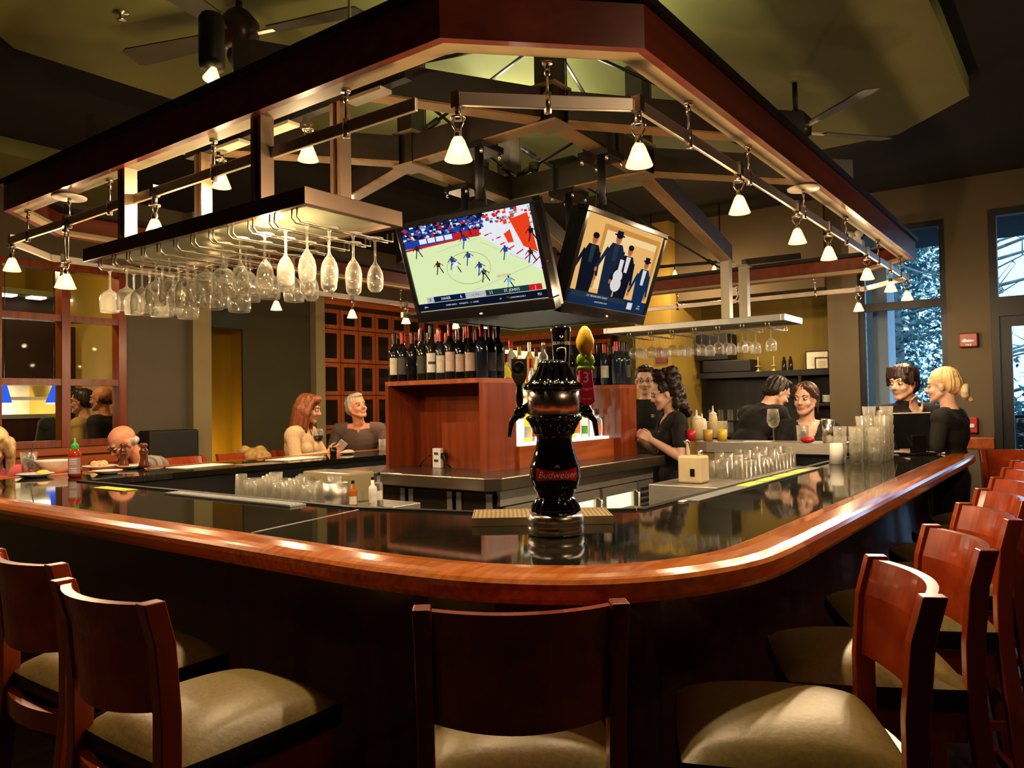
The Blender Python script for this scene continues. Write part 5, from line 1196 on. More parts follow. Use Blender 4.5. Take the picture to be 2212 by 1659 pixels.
for i in range(4): b.bx(1.866+.017*i, 1.874+.017*i, 2.46, 3.34, BZ+.007, BZ+.010)
b.build('ridge', mat('white_rubber', (.6, .62, .62), .5), t, True)
t = thing('bar_mat', 'black service mat with lime stripes along the inner edge of the right bar', 'mat', (3.9, 1.24, BZ))
b = MB(); b.bx(2.75, 4.4, 1.185, 1.255, BZ+.001, BZ+.006); b.build('mat_base', mat('grey_rubber', (.22, .24, .24), .4), t, True)
b = MB()
for i in range(4): b.bx(3.30+.24*i, 3.50+.24*i, 1.19, 1.25, BZ+.006, BZ+.008)
b.build('stripe', mat('lime_print', (.48, .72, .08), .6), t, True)
sheet(on(1490, 1078), .22, .05, .0, 'white paper slip on the right bar near the service mat')
# people's things
W1m = W1
ph = thing('phone', 'smartphone held up by the woman in the beige sweater', 'phone', tuple(HELD['phone']))
M = (Matrix.Rotation(VR+PI/2, 4, 'Z') @ Matrix.Rotation(.75, 4, 'Y'))
b = MB(); b.bx(-.036, .036, -.004, .004, -.07, .07); b.xf(Matrix.Rotation(VR, 4, 'Z') @ Matrix.Rotation(.7, 4, 'Y')); b.build('case', mat('phone_silver', (.55, .5, .48), .3, .4, var=0), ph, bevel=.002)
b = MB(); b.bx(-.033, .033, -.0055, -.0042, -.065, .065); b.xf(Matrix.Rotation(VR, 4, 'Z') @ Matrix.Rotation(.7, 4, 'Y')); b.build('screen', mat('phone_glass', (.3, .28, .28), .1, var=0), ph)
def wineglass(loc, label, fill=None, H=.21, R=.042):
    t = .0016; b = MB()
    b.lathe([(0, 0), (.034, 0), (.034, .002), (.01, .006), (.004, .014), (.004, .095), (.01, .1), (R*.7, .115), (R, .15), (R*.95, .18), (R*.82, H), (R*.82-t, H), (R*.95-t, .18), (R-t, .15), (R*.68, .118), (0, .104)], 18)
    o = b.build('wine_glass', GLASS); o.location = loc; tag(o, label, 'wine glass')
    if fill: b = MB(); b.lathe([(0, .106), (R*.66, .119), (R-.003, .15), (R-.004, .158), (0, .158)], 18); b.build('wine', fill, o)
    return o
wineglass(on(688, 984), 'glass of dark red wine in front of the woman in the beige sweater', mat('red_wine', (.02, .002, .004), .05, var=0))
tumbler(on(720, 984), .03, .065, 'small black cup on the far side of the bar', mat('black_cup', (.01, .01, .01), .2), nm='cup', cat='cup')
tumbler(on(826, 974), .032, .10, 'clear water glass by the hand of the man in the taupe sweater', nm='water_glass')
b = MB(); b.ell((0, 0, .012), (.07, .05, .014)); b.ell((.03, .02, .02), (.05, .04, .014)); o = blob(b, .006, 1).build('napkin', mat('napkin_cloth', (.5, .42, .32), .9, bump=.4, scale=30)); o.location = on(750, 981); tag(o, 'crumpled cloth napkin in front of the couple', 'napkin')
b = MB(); rr = random.Random(9)
for i in range(16): b.ell((rr.uniform(-.05, .05), rr.uniform(-.16, .16), rr.uniform(-.05, .07)), (.06, .06, .06))
o = blob(b, .012, 1).build('jacket', mat('tan_fleece', (.42, .26, .09), .95, var=.3, scale=30, bump=.8)); o.location = (3.98, 5.78, 1.02); tag(o, 'tan fleece jacket hung over the stool beside the woman', 'jacket')
# stacks of tumblers and shakers on the right bar
random.seed(4)
base = Vector((4.86, 1.14, BZ+.001)); k = 0
for i, (dx, dy, n) in enumerate(((0, 0, 3), (.09, .02, 3), (.18, 0, 4), (.27, .02, 4), (.36, 0, 5), (.05, -.09, 3), (.14, -.09, 3), (.23, -.09, 4), (.32, -.09, 4), (.41, -.09, 5), (.0, .09, 2), (.09, .11, 3))):
    for j in range(n):
        tumbler(base+Vector((dx, dy-.03, .058*j)), .041, .095 if j == n-1 else .095, 'clear glass in the %s stack on the right bar, %s from the bottom' % (ORD[i], ORD[j]), grp='stacked glasses on the right bar', flip=False, taper=.80, nm='rocks_glass') if j == 0 or True else None
tumbler(Vector((4.74, 1.19, BZ+.001)), .042, .12, 'white paper cup beside the stacked glasses', WHITE, nm='paper_cup', cat='cup', flip=True)
def shaker_stack(x, y, n, label):
    t = thing('shaker_tin', label, 'cocktail shaker', (x, y, BZ+.001), 0, 'steel shaker tins')
    for j in range(n): b = MB(); b.lathe([(0, .05*j), (.036, .05*j), (.045, .05*j+.15), (.043, .05*j+.15), (.034, .05*j+.006), (0, .05*j+.006)], 24); b.build('tin', CHROME, t)
    return t
q = on(1884, 986); shaker_stack(q.x, q.y, 3, 'shorter stack of steel shaker tins beside the glasses')
q = on(1906, 990); shaker_stack(q.x, q.y, 4, 'taller stack of steel shaker tins beside the glasses')
# point-of-sale terminal seen from behind
t = thing('till_terminal', 'black touchscreen till seen from behind at the end of the bar', 'till', tuple(on(1968, 975)))
t.location = (5.72, .92, BZ+.001); th = ang(-.55, -.83)
b = MB(); b.bx(-.10, .10, -.07, .07, 0, .015); b.bx(-.06, .06, -.012, .012, .015, .13); b.xf(Matrix.Rotation(th+PI/2, 4, 'Z')); b.build('stand', BLACKP, t, bevel=.004)
b = MB(); b.bx(-.195, .195, -.012, .012, .0, .235); b.xf(Matrix.Rotation(th+PI/2, 4, 'Z') @ Matrix.Translation((0, 0, .045)) @ Matrix.Rotation(-.35, 4, 'X')); b.build('screen_back', BLACKP, t, bevel=.004)
b = MB(); b.bx(-.195, .195, -.013, .013, .236, .243); b.xf(Matrix.Rotation(th+PI/2, 4, 'Z') @ Matrix.Translation((0, 0, .045)) @ Matrix.Rotation(-.35, 4, 'X')); b.build('top_edge', WHITE, t)
b = MB(); b.box((5.88, 1.0, 1.077), (.12, .45, .012)); tag(b.build('end_tray', ALU, bevel=.003), 'flat pale tray lying across the very end of the right bar', 'tray')
# ------------------------------------------------------------------ service counter at the far end
sv = thing('service_counter', 'curved steel service counter at the far end of the bar', 'counter', (5.6, 1.9, .1))
b = MB(); b.prism([(5.40, 1.33), (5.76, 1.33), (5.76, 2.40), (5.55, 2.40), (5.44, 2.36), (5.40, 2.26)], 1.075, 1.15); b.build('worktop', STEEL, sv, True, bevel=.004)
b = MB(); b.bx(5.5, 5.74, 1.35, 2.35, .1, 1.07); b.build('cabinet', mat('under_bar_black', (.010, .010, .010), .5), sv, True)
b = MB(); b.bx(5.42, 5.5, 1.9, 2.3, .97, 1.07); b.build('drawer_box', mat('tan_laminate', (.30, .2, .1), .5), sv, True)
SZ = 1.151
def sq(x, y, H, R, m, label, cap=None):
    p = atz(x, y, SZ); t = thing('squeeze_bottle', label, 'bottle', (p.x+.05, p.y, SZ), 0, 'condiment bottles')
    b = MB(); b.lathe([(0, 0), (R, 0), (R, H*.62), (R*.8, H*.72), (0, H*.72)], 18); b.build('body', m, t)
    b = MB(); b.lathe([(R*.82, H*.72), (R*.8, H*.77), (R*.2, H*.82), (R*.1, H), (0, H)], 16); b.build('nozzle', cap or WHITE, t); return t
CREAM = mat('cream_plastic', (.72, .60, .36), .4); 
sq(1500, 950, .23, .045, CREAM, 'wide cream squeeze bottle at the left of the condiments')
sq(1512, 948, .20, .038, WHITE, 'white squeeze bottle beside the cream one')
sq(1536, 946, .26, .035, CREAM, 'tallest cream squeeze bottle among the condiments')
for i, (x, c, l) in enumerate(((1488, 'redcup', 'red plastic jar at the left end of the service counter'), (1525, 'amberjar', 'amber jar on the service counter'), (1556, 'yellowjar', 'yellow lidded jar at the right of the condiments'))):
    p = atz(x, 953, SZ); tumbler(Vector((p.x+.04, p.y, SZ)), .035, .085, l, mat(c, {'redcup': (.5, .02, .03), 'amberjar': (.6, .33, .06), 'yellowjar': (.75, .55, .05)}[c], .3), nm='jar', cat='jar', taper=.95)
b = MB(); b.bx(-.06, .06, -.08, .08, 0, .13); o = b.build('napkin_box', CREAM, bevel=.005); p = atz(1545, 944, SZ); o.location = (p.x+.02, p.y, SZ); tag(o, 'cream caddy box behind the condiment bottles', 'box')
p = atz(1675, 955, SZ); wineglass(Vector((5.50, 1.80, SZ)), 'empty wine glass on the service counter', H=.235, R=.045)
sheet(Vector((5.53, 1.92, SZ)), .14, .2, .2, 'white napkin beside the empty wine glass')
p = atz(1733, 962, SZ); tumbler(Vector((5.50, 1.60, SZ)), .042, .12, 'clear drink glass in front of the server with the V-neck shirt', nm='drink_glass')
tumbler(Vector((5.50, 1.43, SZ)), .043, .16, 'steel shaker cup on the service counter by the right bar', CHROME, nm='shaker_cup', cat='cocktail shaker')
b = MB(); b.ell((0, 0, .022), (.03, .05, .022)); o = b.build('red_cloth', mat('redcup', (.5, .02, .03), .3)); o.location = (5.44, 1.55, SZ); tag(o, 'small red cloth on the service counter', 'cloth')
# ------------------------------------------------------------------ under-bar stations
def station(label, x0, x1, y0, y1, z1): b = MB(); b.bx(x0, x1, y0, y1, .099, z1); return tag(b.build('glass_station', STEEL, bevel=.004), label, 'work station')
UZ = .93
station('steel under-bar station with glassware behind the left bar', 2.55, 3.05, 2.9, 3.95, UZ)
for i in range(24):
    r, c = divmod(i, 8); x = 2.60+.085*r; y = 3.86-.085*c
    if y < 3.2: continue
    tumbler(Vector((x, y, UZ+.001)), .038, .12 if (r+c) % 3 else .15, 'clear pint glass on the left under-bar station, row %s, %s from the left' % (ORD[r], ORD[c]), grp='pint glasses on the left station', flip=(r+c) % 2 == 0)
o = tumbler(Vector((2.66, 3.13, UZ+.001)), .065, .13, 'steel ice bucket on the left under-bar station', STEEL, nm='ice_bucket', cat='bucket', taper=.95)
for i, (y, c) in enumerate(((3.02, 'orange'), (2.96, 'white'), (3.0, 'clear'))):
    bottle('mixer_bottle', ('orange', 'white', 'clear')[i]+' capped mixer bottle beside the ice bucket', 'bottle', (2.68+.08*i, y, UZ+.001), .135+.015*i, .022, 'tall', SPM[c], LABM[1], FOIL[1])
b = MB(); b.bx(2.82, 3.0, 3.2, 3.6, UZ, UZ+.16); o = b.build('glass_bin', mat('smoky_plastic', (.6, .5, .3), .2, trans=.5, var=0), bevel=.01); tag(o, 'smoky plastic bin at the back of the left station', 'bin')
station('steel under-bar station with glassware behind the right bar', 3.85, 5.36, 1.55, 1.95, 1.0)
for i in range(42):
    r, c = divmod(i, 14); x = 4.32+.075*c; y = 1.62+.085*r
    tumbler(Vector((x, y, 1.001)), .034, .10 if (r*3+c) % 4 else .14, 'clear glass on the right under-bar station, row %s, %s from the left' % (ORD[r], ORD[c]), grp='glasses on the right station', flip=True, nm='rocks_glass')
t = thing('juice_dispenser', 'cream juice dispenser on the right under-bar station', 'dispenser', (4.02, 1.76, 1.001))
b = MB(); b.bx(-.055, .055, -.07, .07, 0, .15); b.build('tank', CREAM, t, bevel=.012)
b = MB(); b.tube([(0, .03, .15), (0, .03, .22), (-.03, .03, .23)], .012, 10); b.tube([(0, -.04, .15), (0, -.04, .18)], .014, 10); b.build('pump', CHROME, t)
b = MB(); b.bx(-.06, -.056, -.03, -.005, .04, .08); b.build('level_mark', BLACKP, t)
b = MB(); b.bx(3.0, 3.55, 1.55, 1.9, .9, .92); b.bx(3.02, 3.05, 1.6, 1.63, .099, .9); b.bx(3.5, 3.53, 1.6, 1.63, .099, .9); b.bx(3.02, 3.05, 1.85, 1.88, .099, .9); b.bx(3.5, 3.53, 1.85, 1.88, .099, .9); tag(b.build('drain_board', STEEL), 'steel drain board behind the right bar near the corner', 'drain board')
# ------------------------------------------------------------------ against the walls
def locker_bank(label, p0, ux, n, xs, zs, nrm, depth=.3):
    """grid of glazed wine lockers; ux along the wall, nrm out of the wall"""
    ux, nrm = Vector(ux), Vector(nrm); t = thing('wine_locker_bank', label, 'cabinet', p0)
    M = Matrix((ux, nrm, Vector((0, 0, 1)))).transposed().to_4x4()
    W = xs*n; b = MB(); b.bx(0, W, -depth, -.02, zs[-1], zs[0]+.05); b.xf(M).build('carcass', DARKWOOD, t)
    b = MB(); b.bx(-.01, W+.01, -depth, .03, zs[0]+.05, zs[0]+.13); b.xf(M).build('cornice', CHERRY, t)
    LW = wood('locker_cherry', (.30, .062, .014), (.42, .10, .025), .3, .4, 'Z')
    for i in range(n):
        for z1, z0 in zip(zs, zs[1:]):
            x0, x1 = i*xs+.006, (i+1)*xs-.006; a, c = z0+.006, z1-.006; w = .045
            b = MB(); b.bx(x0, x0+w, -.018, 0, a, c); b.bx(x1-w, x1, -.018, 0, a, c); b.bx(x0+w, x1-w, -.018, 0, a, a+w); b.bx(x0+w, x1-w, -.018, 0, c-w, c); o = b.xf(M).build('locker_door', LW, t)
            b = MB(); b.bx(x0+w, x1-w, -.012, -.007, a+w, c-w); b.xf(M).build('pane', mat('locker_glass', (.012, .008, .005), .08, spec=.7, var=0), o)
            b = MB(); b.bx((x0+x1)/2-.03, (x0+x1)/2+.03, .001, .003, a+.014, a+.032); b.xf(M).build('name_plate', mat('plate_brass', (.5, .38, .2), .3, .8, var=0), o)
    return t
locker_bank('tall grid of glazed cherry wine lockers on the back wall', (5.92, YW-.02, 0), (1, 0, 0), 8, .283, (2.62, 2.38, 1.98, 1.59, 1.19, .80, .4), (0, -1, 0), .018)
locker_bank('bright cherry wine lockers on the wall behind the lit bottle shelf', (8.42, 7.12, 0), (0, -1, 0), 7, .34, (2.25, 1.85, 1.45, 1.05, .65), (-1, 0, 0), .1)
t = thing('wall_shelf_unit', 'black shelf unit against the mustard wall behind the servers', 'shelf', (8.45, 2.85, 0))
b = MB(); b.bx(8.25, 8.59, 2.06, 3.55, 1.70, 1.76); b.build('shelf_board', FRAME, t, True)
b = MB(); b.bx(8.52, 8.59, 2.06, 3.60, 1.05, 1.69); b.build('back_board', FRAME, t, True)
b = MB(); b.bx(8.25, 8.51, 2.06, 3.55, 1.05, 1.09); b.build('shelf_board', FRAME, t, True)
b = MB(); b.bx(8.25, 8.51, 2.40, 2.43, 1.095, 1.695); b.build('divider', FRAME, t, True)
b = MB(); b.bx(8.25, 8.51, 2.06, 2.399, 1.38, 1.41); b.build('shelf_board', FRAME, t, True)
b = MB(); b.bx(8.30, 8.58, 2.95, 3.5, 1.765, 1.90); b.bx(8.3, 8.58, 3.2, 3.58, 1.905, 2.2); tag(b.build('dark_case', FRAME, bevel=.01), 'dark case on the left end of the wall shelf', 'case')
def frame(label, y, z, w, h, x):
    t = thing('certificate_frame', label, 'picture', (x, y, z), 0, 'framed certificates')
    b = MB(); s_ = .012; b.bx(0, .012, -w/2, w/2, 0, s_); b.bx(0, .012, -w/2, w/2, h-s_, h); b.bx(0, .012, -w/2, -w/2+s_, s_, h-s_); b.bx(0, .012, w/2-s_, w/2, s_, h-s_); b.build('frame', FRAME, t)
    b = MB(); b.bx(.004, .008, -w/2+s_, w/2-s_, s_, h-s_); b.build('sheet', mat('certificate', (.72, .66, .55), .6), t)
    b = MB()
    for i in range(5): b.bx(.002, .0035, -w*.28, w*.28*(1-.15*(i % 2)), h*.25+h*.1*i, h*.25+h*.1*i+.004)
    b.build('print_lines', mat('print_grey', (.4, .33, .2), .7, var=0), t)
frame('large framed certificate on the wall shelf', 2.29, 1.761, .24, .20, 8.45)
frame('small framed certificate leaning before the large one on the wall shelf', 2.23, 1.761, .14, .125, 8.40)
for i, (x, y) in enumerate(((1638, 800), (1672, 800))):
    p = atx(x, y, 8.4); b = MB(); b.lathe([(0, 0), (.03, 0), (.03, .008), (.008, .02), (.008, .05), (.04, .055), (.04, .062), (.008, .066), (.006, .16), (0, .165)], 14); o = b.build('candle_stand', mat('pale_brass', (.7, .58, .32), .3, .6, var=0)); o.location = (8.4, p.y, 1.761); tag(o, ('left', 'right')[i]+' of two pale candle stands on the wall shelf', 'candle stand', 'candle stands')
for i, x in enumerate((1694, 1708)):
    p = atx(x, 800, 8.4); b = MB(); b.lathe([(0, 0), (.025, 0), (.027, .01), (.022, .10), (.012, .13), (.012, .15), (0, .15)], 14); o = b.build('dark_bottle', WB[0]); o.location = (8.4, p.y, 1.761); tag(o, ('left', 'right')[i]+' of two small dark bottles on the wall shelf', 'bottle', 'small dark bottles')
p = atx(1590, 800, 8.40)
for i in range(6): b = MB(); b.bx(-.07, .07, -.05, .05, 0, .008); o = b.build('menu_book', WHITE if i % 2 else mat('menu_black', (.01, .01, .01), .5)); o.location = (8.42, p.y+.03*i-.02, 1.762+.0085*i); tag(o, 'menu in a small pile on the wall shelf, %s from the bottom' % ORD[i], 'menu', 'menus on the wall shelf')
for r in range(2):
    for c in range(4):
        p = atx(1510+16*c, 832, 8.35); wz = 1.411 if r == 0 else 1.092
        tumbler(Vector((8.33, 3.42-.11*c, 1.092 if r == 0 else 1.23)), .032, .12, 'glass on the dark shelf behind the servers, %s row, %s from the left' % (('lower', 'upper')[r], ORD[c]), grp='glasses on the dark shelf', nm='shelf_glass', flip=True)
b = MB(); b.bx(8.26, 8.5, 2.95, 3.5, 1.215, 1.229); b.build('shelf_board', CLEAR, t, True)
for i, (y, z, n) in enumerate(((2.32, 1.411, 5), (2.16, 1.411, 6), (2.32, 1.092, 6), (2.15, 1.092, 5))):
    for j in range(n): plate(Vector((8.38, y, z+.013*j)), .068, 'white plate in a pile on the shelf by the column, pile %s, %s up' % (ORD[i], ORD[j]), 'stacked plates on the shelf', h=.012)
p = atx(1455, 768, XW-.26); t = thing('picture', 'small dark red picture on the mustard pier', 'picture', (XW-.262, 3.73, 1.90))
b = MB(); b.bx(XW-.262, XW-.252, 3.66, 3.80, 1.87, 2.03); b.build('frame', mat('red_frame', (.10, .008, .008), .5), t, True); b = MB(); b.bx(XW-.265, XW-.2625, 3.675, 3.785, 1.885, 2.015); b.build('sheet', mat('red_sheet', (.22, .01, .012), .5), t, True)
# fire strobe and pull station on the right wall
y_, z_ = atx(2093, 735, XW).y, atx(2093, 735, XW).z
t = thing('fire_strobe', 'red fire alarm strobe high on the wall beside the door', 'fire alarm', (XW, y_, z_))
b = MB(); b.bx(XW-.045, XW-.002, y_-.075, y_+.075, z_-.065, z_+.065); b.build('housing', mat('alarm_red', (.22, .012, .012), .4, var=.05), t, True, bevel=.012)
b = MB(); b.ell((XW-.05, y_, z_-.01), (.012, .055, .014)); b.ell((XW-.05, y_+.025, z_-.006), (.014, .02, .02)); b.build('strobe_lens', mat('lens_white', (.8, .8, .78), .15, var=0), t, True)
b = MB(); b.text('FIRE', .026, Matrix.Translation((XW-.0465, y_, z_-.045)) @ Matrix(((0, 0, -1), (-1, 0, 0), (0, 1, 0))).to_4x4()); b.build('lettering', MATS['letter_white'], t, True)
y_, z_ = atx(2099, 918, XW).y, atx(2099, 918, XW).z
t = thing('fire_pull_station', 'red fire alarm pull station behind the blonde woman', 'fire alarm', (XW, y_, z_))
b = MB(); b.bx(XW-.05, XW-.002, y_-.05, y_+.05, z_-.07, z_+.07); b.build('housing', mat('alarm_red2', (.42, .012, .015), .4, var=.05), t, True, bevel=.008)
b = MB(); b.bx(XW-.06, XW-.051, y_-.025, y_+.035, z_-.02, z_+.012); b.build('pull_handle', MATS['lens_white'], t, True)
# booths
BW = wood('booth_orange_wood', (.42, .095, .012), (.52, .14, .02), .3, .4, 'X', 3)
t = thing('booth', 'orange-brown panelled booth back under the interior window', 'booth', (2.9, 7.0, 0))
b = MB(); b.bx(1.6, 3.66, 6.98, 7.16, 0, 1.08); b.build('back_panel', BW, t, True); b = MB(); b.bx(1.6, 3.68, 6.94, 7.18, 1.085, 1.14); b.build('cap_rail', CHERRY, t, True, bevel=.008); b = MB(); b.bx(1.6, 3.66, 6.966, 6.978, .93, 1.06); b.build('frieze', CHERRY, t, True)
t = thing('booth', 'black upholstered booth back beneath the grey wall panel', 'booth', (3.98, 7.0, 0))
b = MB(); b.bx(3.72, 4.22, 6.95, 7.16, 0, 1.26); b.build('back', mat('black_upholstery', (.012, .010, .009), .6), t, True, bevel=.02); b = MB(); b.bx(3.72, 4.22, 6.5, 6.94, 0, .45); b.build('seat', mat('black_upholstery', (.012, .010, .009), .6), t, True, bevel=.02)
# ------------------------------------------------------------------ dining room and open kitchen behind the interior window
def dz(x, y, Y): return aty(x, y, Y)
t = thing('kitchen_pass', 'brightly lit kitchen pass seen through the interior window', 'counter', (3.2, 10.2, 0))
a, c = dz(5, 905, 10.2), dz(128, 832, 10.2)
KW = mat('kitchen_cream', (.75, .68, .45), .6)
b = MB(); b.bx(2.6, c.x+.55, 10.05, 10.4, 0, a.z-.0); b.build('front', DARKWOOD, t, True)
b = MB(); b.bx(2.6, c.x+.55, 10.0, 10.4, a.z+.001, a.z+.05); b.build('ledge', STEEL, t, True)
b = MB(); b.bx(2.6, c.x+.6, 10.88, 10.95, a.z, c.z+.1); b.build('tiled_back', KW, t, True)
b = MB(); b.bx(2.6, c.x+.6, 10.3, 10.7, (a.z+c.z)/2+.02, (a.z+c.z)/2+.06); b.build('shelf', STEEL, t, True)
b = MB(); b.bx(2.6, c.x+.6, 10.0, 10.9, c.z+.05, c.z+1.1); b.build('hood', mat('dark_hood', (.03, .012, .006), .5), t, True)
for i in range(3): x = 2.95+.3*i; b = MB(); b.bx(x, x+.02, 10.02, 10.05, a.z+.06, (a.z+c.z)/2+.1); b.build('post', BLACKP, t, True)
for i in range(5):
    b = MB(); b.lathe([(0, 0), (.05, 0), (.06, .1), (.03, .13), (0, .13)], 12); o = b.build('kitchen_pot', FRAME); o.location = (3.12+.13*i, 10.45, (a.z+c.z)/2+.061); tag(o, 'dark pot on the kitchen pass shelf, %s from the left' % ORD[i], 'pot', 'pots on the kitchen shelf')
b = MB(); b.bx(2.6, 4.2, 10.15, 10.3, c.z+.0, c.z+.04); b.build('strip_lamp', emis('kitchen_strip', (1, .93, .72), 6), t, True)
for i, (x, y, s) in enumerate(((117, 862, 1), (10, 862, .8))):
    p = dz(x, y, 9.3); t = thing('blue_pendant', ('blue glass cone pendant lamp hanging before the kitchen pass', 'blue glass pendant lamp at the left edge of the interior window')[i], 'lamp', p, 0, 'blue pendants')
    b = MB(); b.lathe([(.012, .17), (.03, .12), (.085*s, -.04), (.08*s, -.04), (.02, .12)], 18); b.build('lamp_shade', emis('blue_glass', (.03, .12, .85), .9), t)
    b = MB(); b.lathe([(.08*s, -.041), (.075*s, -.055), (0, -.055)], 18); b.build('lamp_lip', emis('blue_lip', (.8, .9, 1), 1.5), t)
    b = MB(); b.tube([(0, 0, .17), (0, 0, 3.419-p.z)], .004, 6); b.build('cord', BLACKP, t)
p0, p1 = dz(2, 655, 9.8), dz(130, 620, 9.8)
b = MB(); b.bx(2.2, 4.2, 9.6, 10.9, p0.z+.10, p0.z+.16); tag(b.build('kitchen_soffit', OLIVE), 'olive soffit over the kitchen with small lamps', 'soffit')
for i, x in enumerate((18, 82, 158)):
    p = dz(x, 655-12*i, 9.7); b = MB(); b.bx(-.08, .08, -.08, .08, 0, .02); o = b.build('ceiling_downlight', emis('downlight', (1, .92, .75), 3)); o.location = (p.x, 9.75, p0.z+.079); tag(o, 'square downlight over the kitchen, %s from the left' % ORD[i], 'lamp', 'kitchen downlights')
b = MB(); b.bx(4.06, 4.24, 9.6, 9.65, 0, 2.45); tag(b.build('wood_partition', DARKWOOD), 'dark wood partition in the dining room', 'partition')
# ------------------------------------------------------------------ outdoors
b = MB(); b.bx(8.2, 40, -14, 22, -.35, -.25); struct('ground', b, mat('wet_ground', (.12, .14, .15), .7, var=.3, scale=.6))
b = MB(); b.bx(9.35, 9.75, 1.77, 2.3, -.24, 3.24); struct('outer_pier', b, mat('pale_blue_stucco', (.62, .70, .78), .8, var=.05))
b = MB(); b.bx(8.25, 10.4, -2, 3.4, 3.25, 3.35); struct('outer_roof', b, mat('dark_soffit', (.02, .025, .03), .8))
for i in range(5): b = MB(); b.bx(8.25, 10.4, -1.3+.8*i, -1.22+.8*i, 3.15, 3.249); tag(b.build('roof_rafter', mat('rafter', (.25, .28, .3), .7)), 'pale rafter under the outdoor roof, %s from the right' % ORD[i], 'rafter', 'outdoor rafters')
LEAF = mat('evergreen_leaf', (.05, .15, .14), .6, var=.7, scale=5, col2=(.22, .42, .42)); BARK = mat('bark', (.22, .24, .22), .9, var=.4, scale=8)
def tree(label, x, y, h, r, seed, n=2600, bare=False):
    rr = random.Random(seed); t = thing('tree', label, 'tree', (x, y, -.25))
    b = MB(); b.tube([(0, 0, 0), (.05, .02, h*.3), (-.02, 0, h*.6), (0, 0, h*.9)], [.16, .12, .08, .03], 10); b.build('trunk', BARK, t)
    b = MB()
    for i in range(26 if not bare else 46):
        z = h*rr.uniform(.25, .9); a = rr.uniform(0, 2*PI); L = r*rr.uniform(.6, 1.1)*(1.15-z/h*.5)
        p1 = Vector((math.cos(a)*L*.5, math.sin(a)*L*.5, z+L*.12)); p2 = Vector((math.cos(a+.3)*L, math.sin(a+.3)*L, z+L*.2*(1 if bare else -.6)))
        b.tube([(0, 0, z), p1, p2], [.035, .02, .007], 5)
        if bare:
            for k in range(5): q = p1.lerp(p2, rr.random()); b.tube([q, q+Vector((rr.uniform(-.6, .6), rr.uniform(-.6, .6), rr.uniform(-.2, .6)))], [.012, .004], 4)
    b.build('branches', BARK, t)
    if bare: return t
    b = MB()
    for i in range(n):
        z = rr.uniform(.08, 1); a = rr.uniform(0, 2*PI); q = r*(1.08-z**1.5*.85)*math.sqrt(rr.uniform(.15, 1))*(1+.25*math.sin(5*a+9*z))
        c = Vector((math.cos(a)*q, math.sin(a)*q, z*h)); s_ = rr.uniform(.03, .085); R = Euler((rr.uniform(-1, 1), rr.uniform(-1, 1), rr.uniform(0, 6))).to_matrix()
        b.add([c+R @ Vector(v)*s_ for v in ((-1, 0, 0), (-.2, -.42, .1), (1, 0, -.1), (-.1, .42, .1))], [(0, 1, 2, 3)])
    b.build('foliage', LEAF, t); return t
tree('dense evergreen tree outside the tall window', 13.2, 2.35, 4.4, 1.7, 1, 6500); tree('second evergreen farther back outside the tall window', 15.8, 3.7, 5.2, 2.0, 2, 5000); tree('tall evergreen far back outside the tall window', 20.5, 4.3, 6.5, 2.9, 7, 5000); tree('low evergreen outside the glass door', 16.0, .95, 1.6, 1.3, 3, 1800)
tree('bare winter tree outside the glass door', 14.5, 1.5, 6.4, 2.6, 4, bare=True)
t = thing('car', 'pale blue car parked outside the glass door', 'car', (14.5, .55, -.25))
CARM = mat('car_blue', (.30, .52, .75), .2, coat=.8, var=0)
b = MB(); b.bx(-.85, .85, -2.0, 2.0, .28, .85); b.build('body', CARM, t, bevel=.15, seg=3)
b = MB(); b.prism([(-1.2, .8), (-.75, 1.38), (.85, 1.38), (1.5, .8)], -.72, .72); b.xf(Matrix(((0, 0, 1, 0), (1, 0, 0, 0), (0, 1, 0, 0), (0, 0, 0, 1)))); b.build('cabin', GL, t, bevel=.08)
for q in (-1, 1):
    for y in (-1.3, 1.25): b = MB(); b.lathe([(0, -.09), (.31, -.09), (.33, 0), (.31, .09), (0, .09)], 24, (q*.78, y, .33), R=Matrix.Rotation(PI/2, 3, 'Y')); b.build('wheel', mat('black_rubber', (.012, .012, .012), .5), t)
t = thing('outdoor_railing', 'dark metal railing outside the glass door', 'railing', (11, .6, -.25))
b = MB(); b.bx(10.98, 11.02, -.6, 1.4, 1.18, 1.22); b.build('top_rail', FRAME, t, True)
for i in range(14): b = MB(); b.bx(10.99, 11.01, -.55+.14*i, -.53+.14*i, -.25, 1.179); b.build('baluster', FRAME, t, True)

p = atx(1868, 533, XW-.03); t = thing('emergency_light', 'white two-headed emergency light on the column beside the tall window', 'lamp', (XW-.03, p.y, p.z))
b = MB(); b.bx(XW-.11, XW-.022, p.y-.0, p.y+.13, p.z-.07, p.z+.06); b.build('battery_box', WHITE, t, True, bevel=.008)
for k, dy in enumerate((.02, .10)): b = MB(); b.lathe([(0, 0), (.03, .01), (.04, .05), (0, .055)], 14, (XW-.11, p.y+dy, p.z+.10), R=Matrix.Rotation(-1.2, 3, 'Y')); b.build('lamp_head', WHITE, t, True)
b = MB(); b.bx(XW-.10, XW-.08, p.y+.02, p.y+.11, p.z+.061, p.z+.10); b.build('bracket', WHITE, t, True)
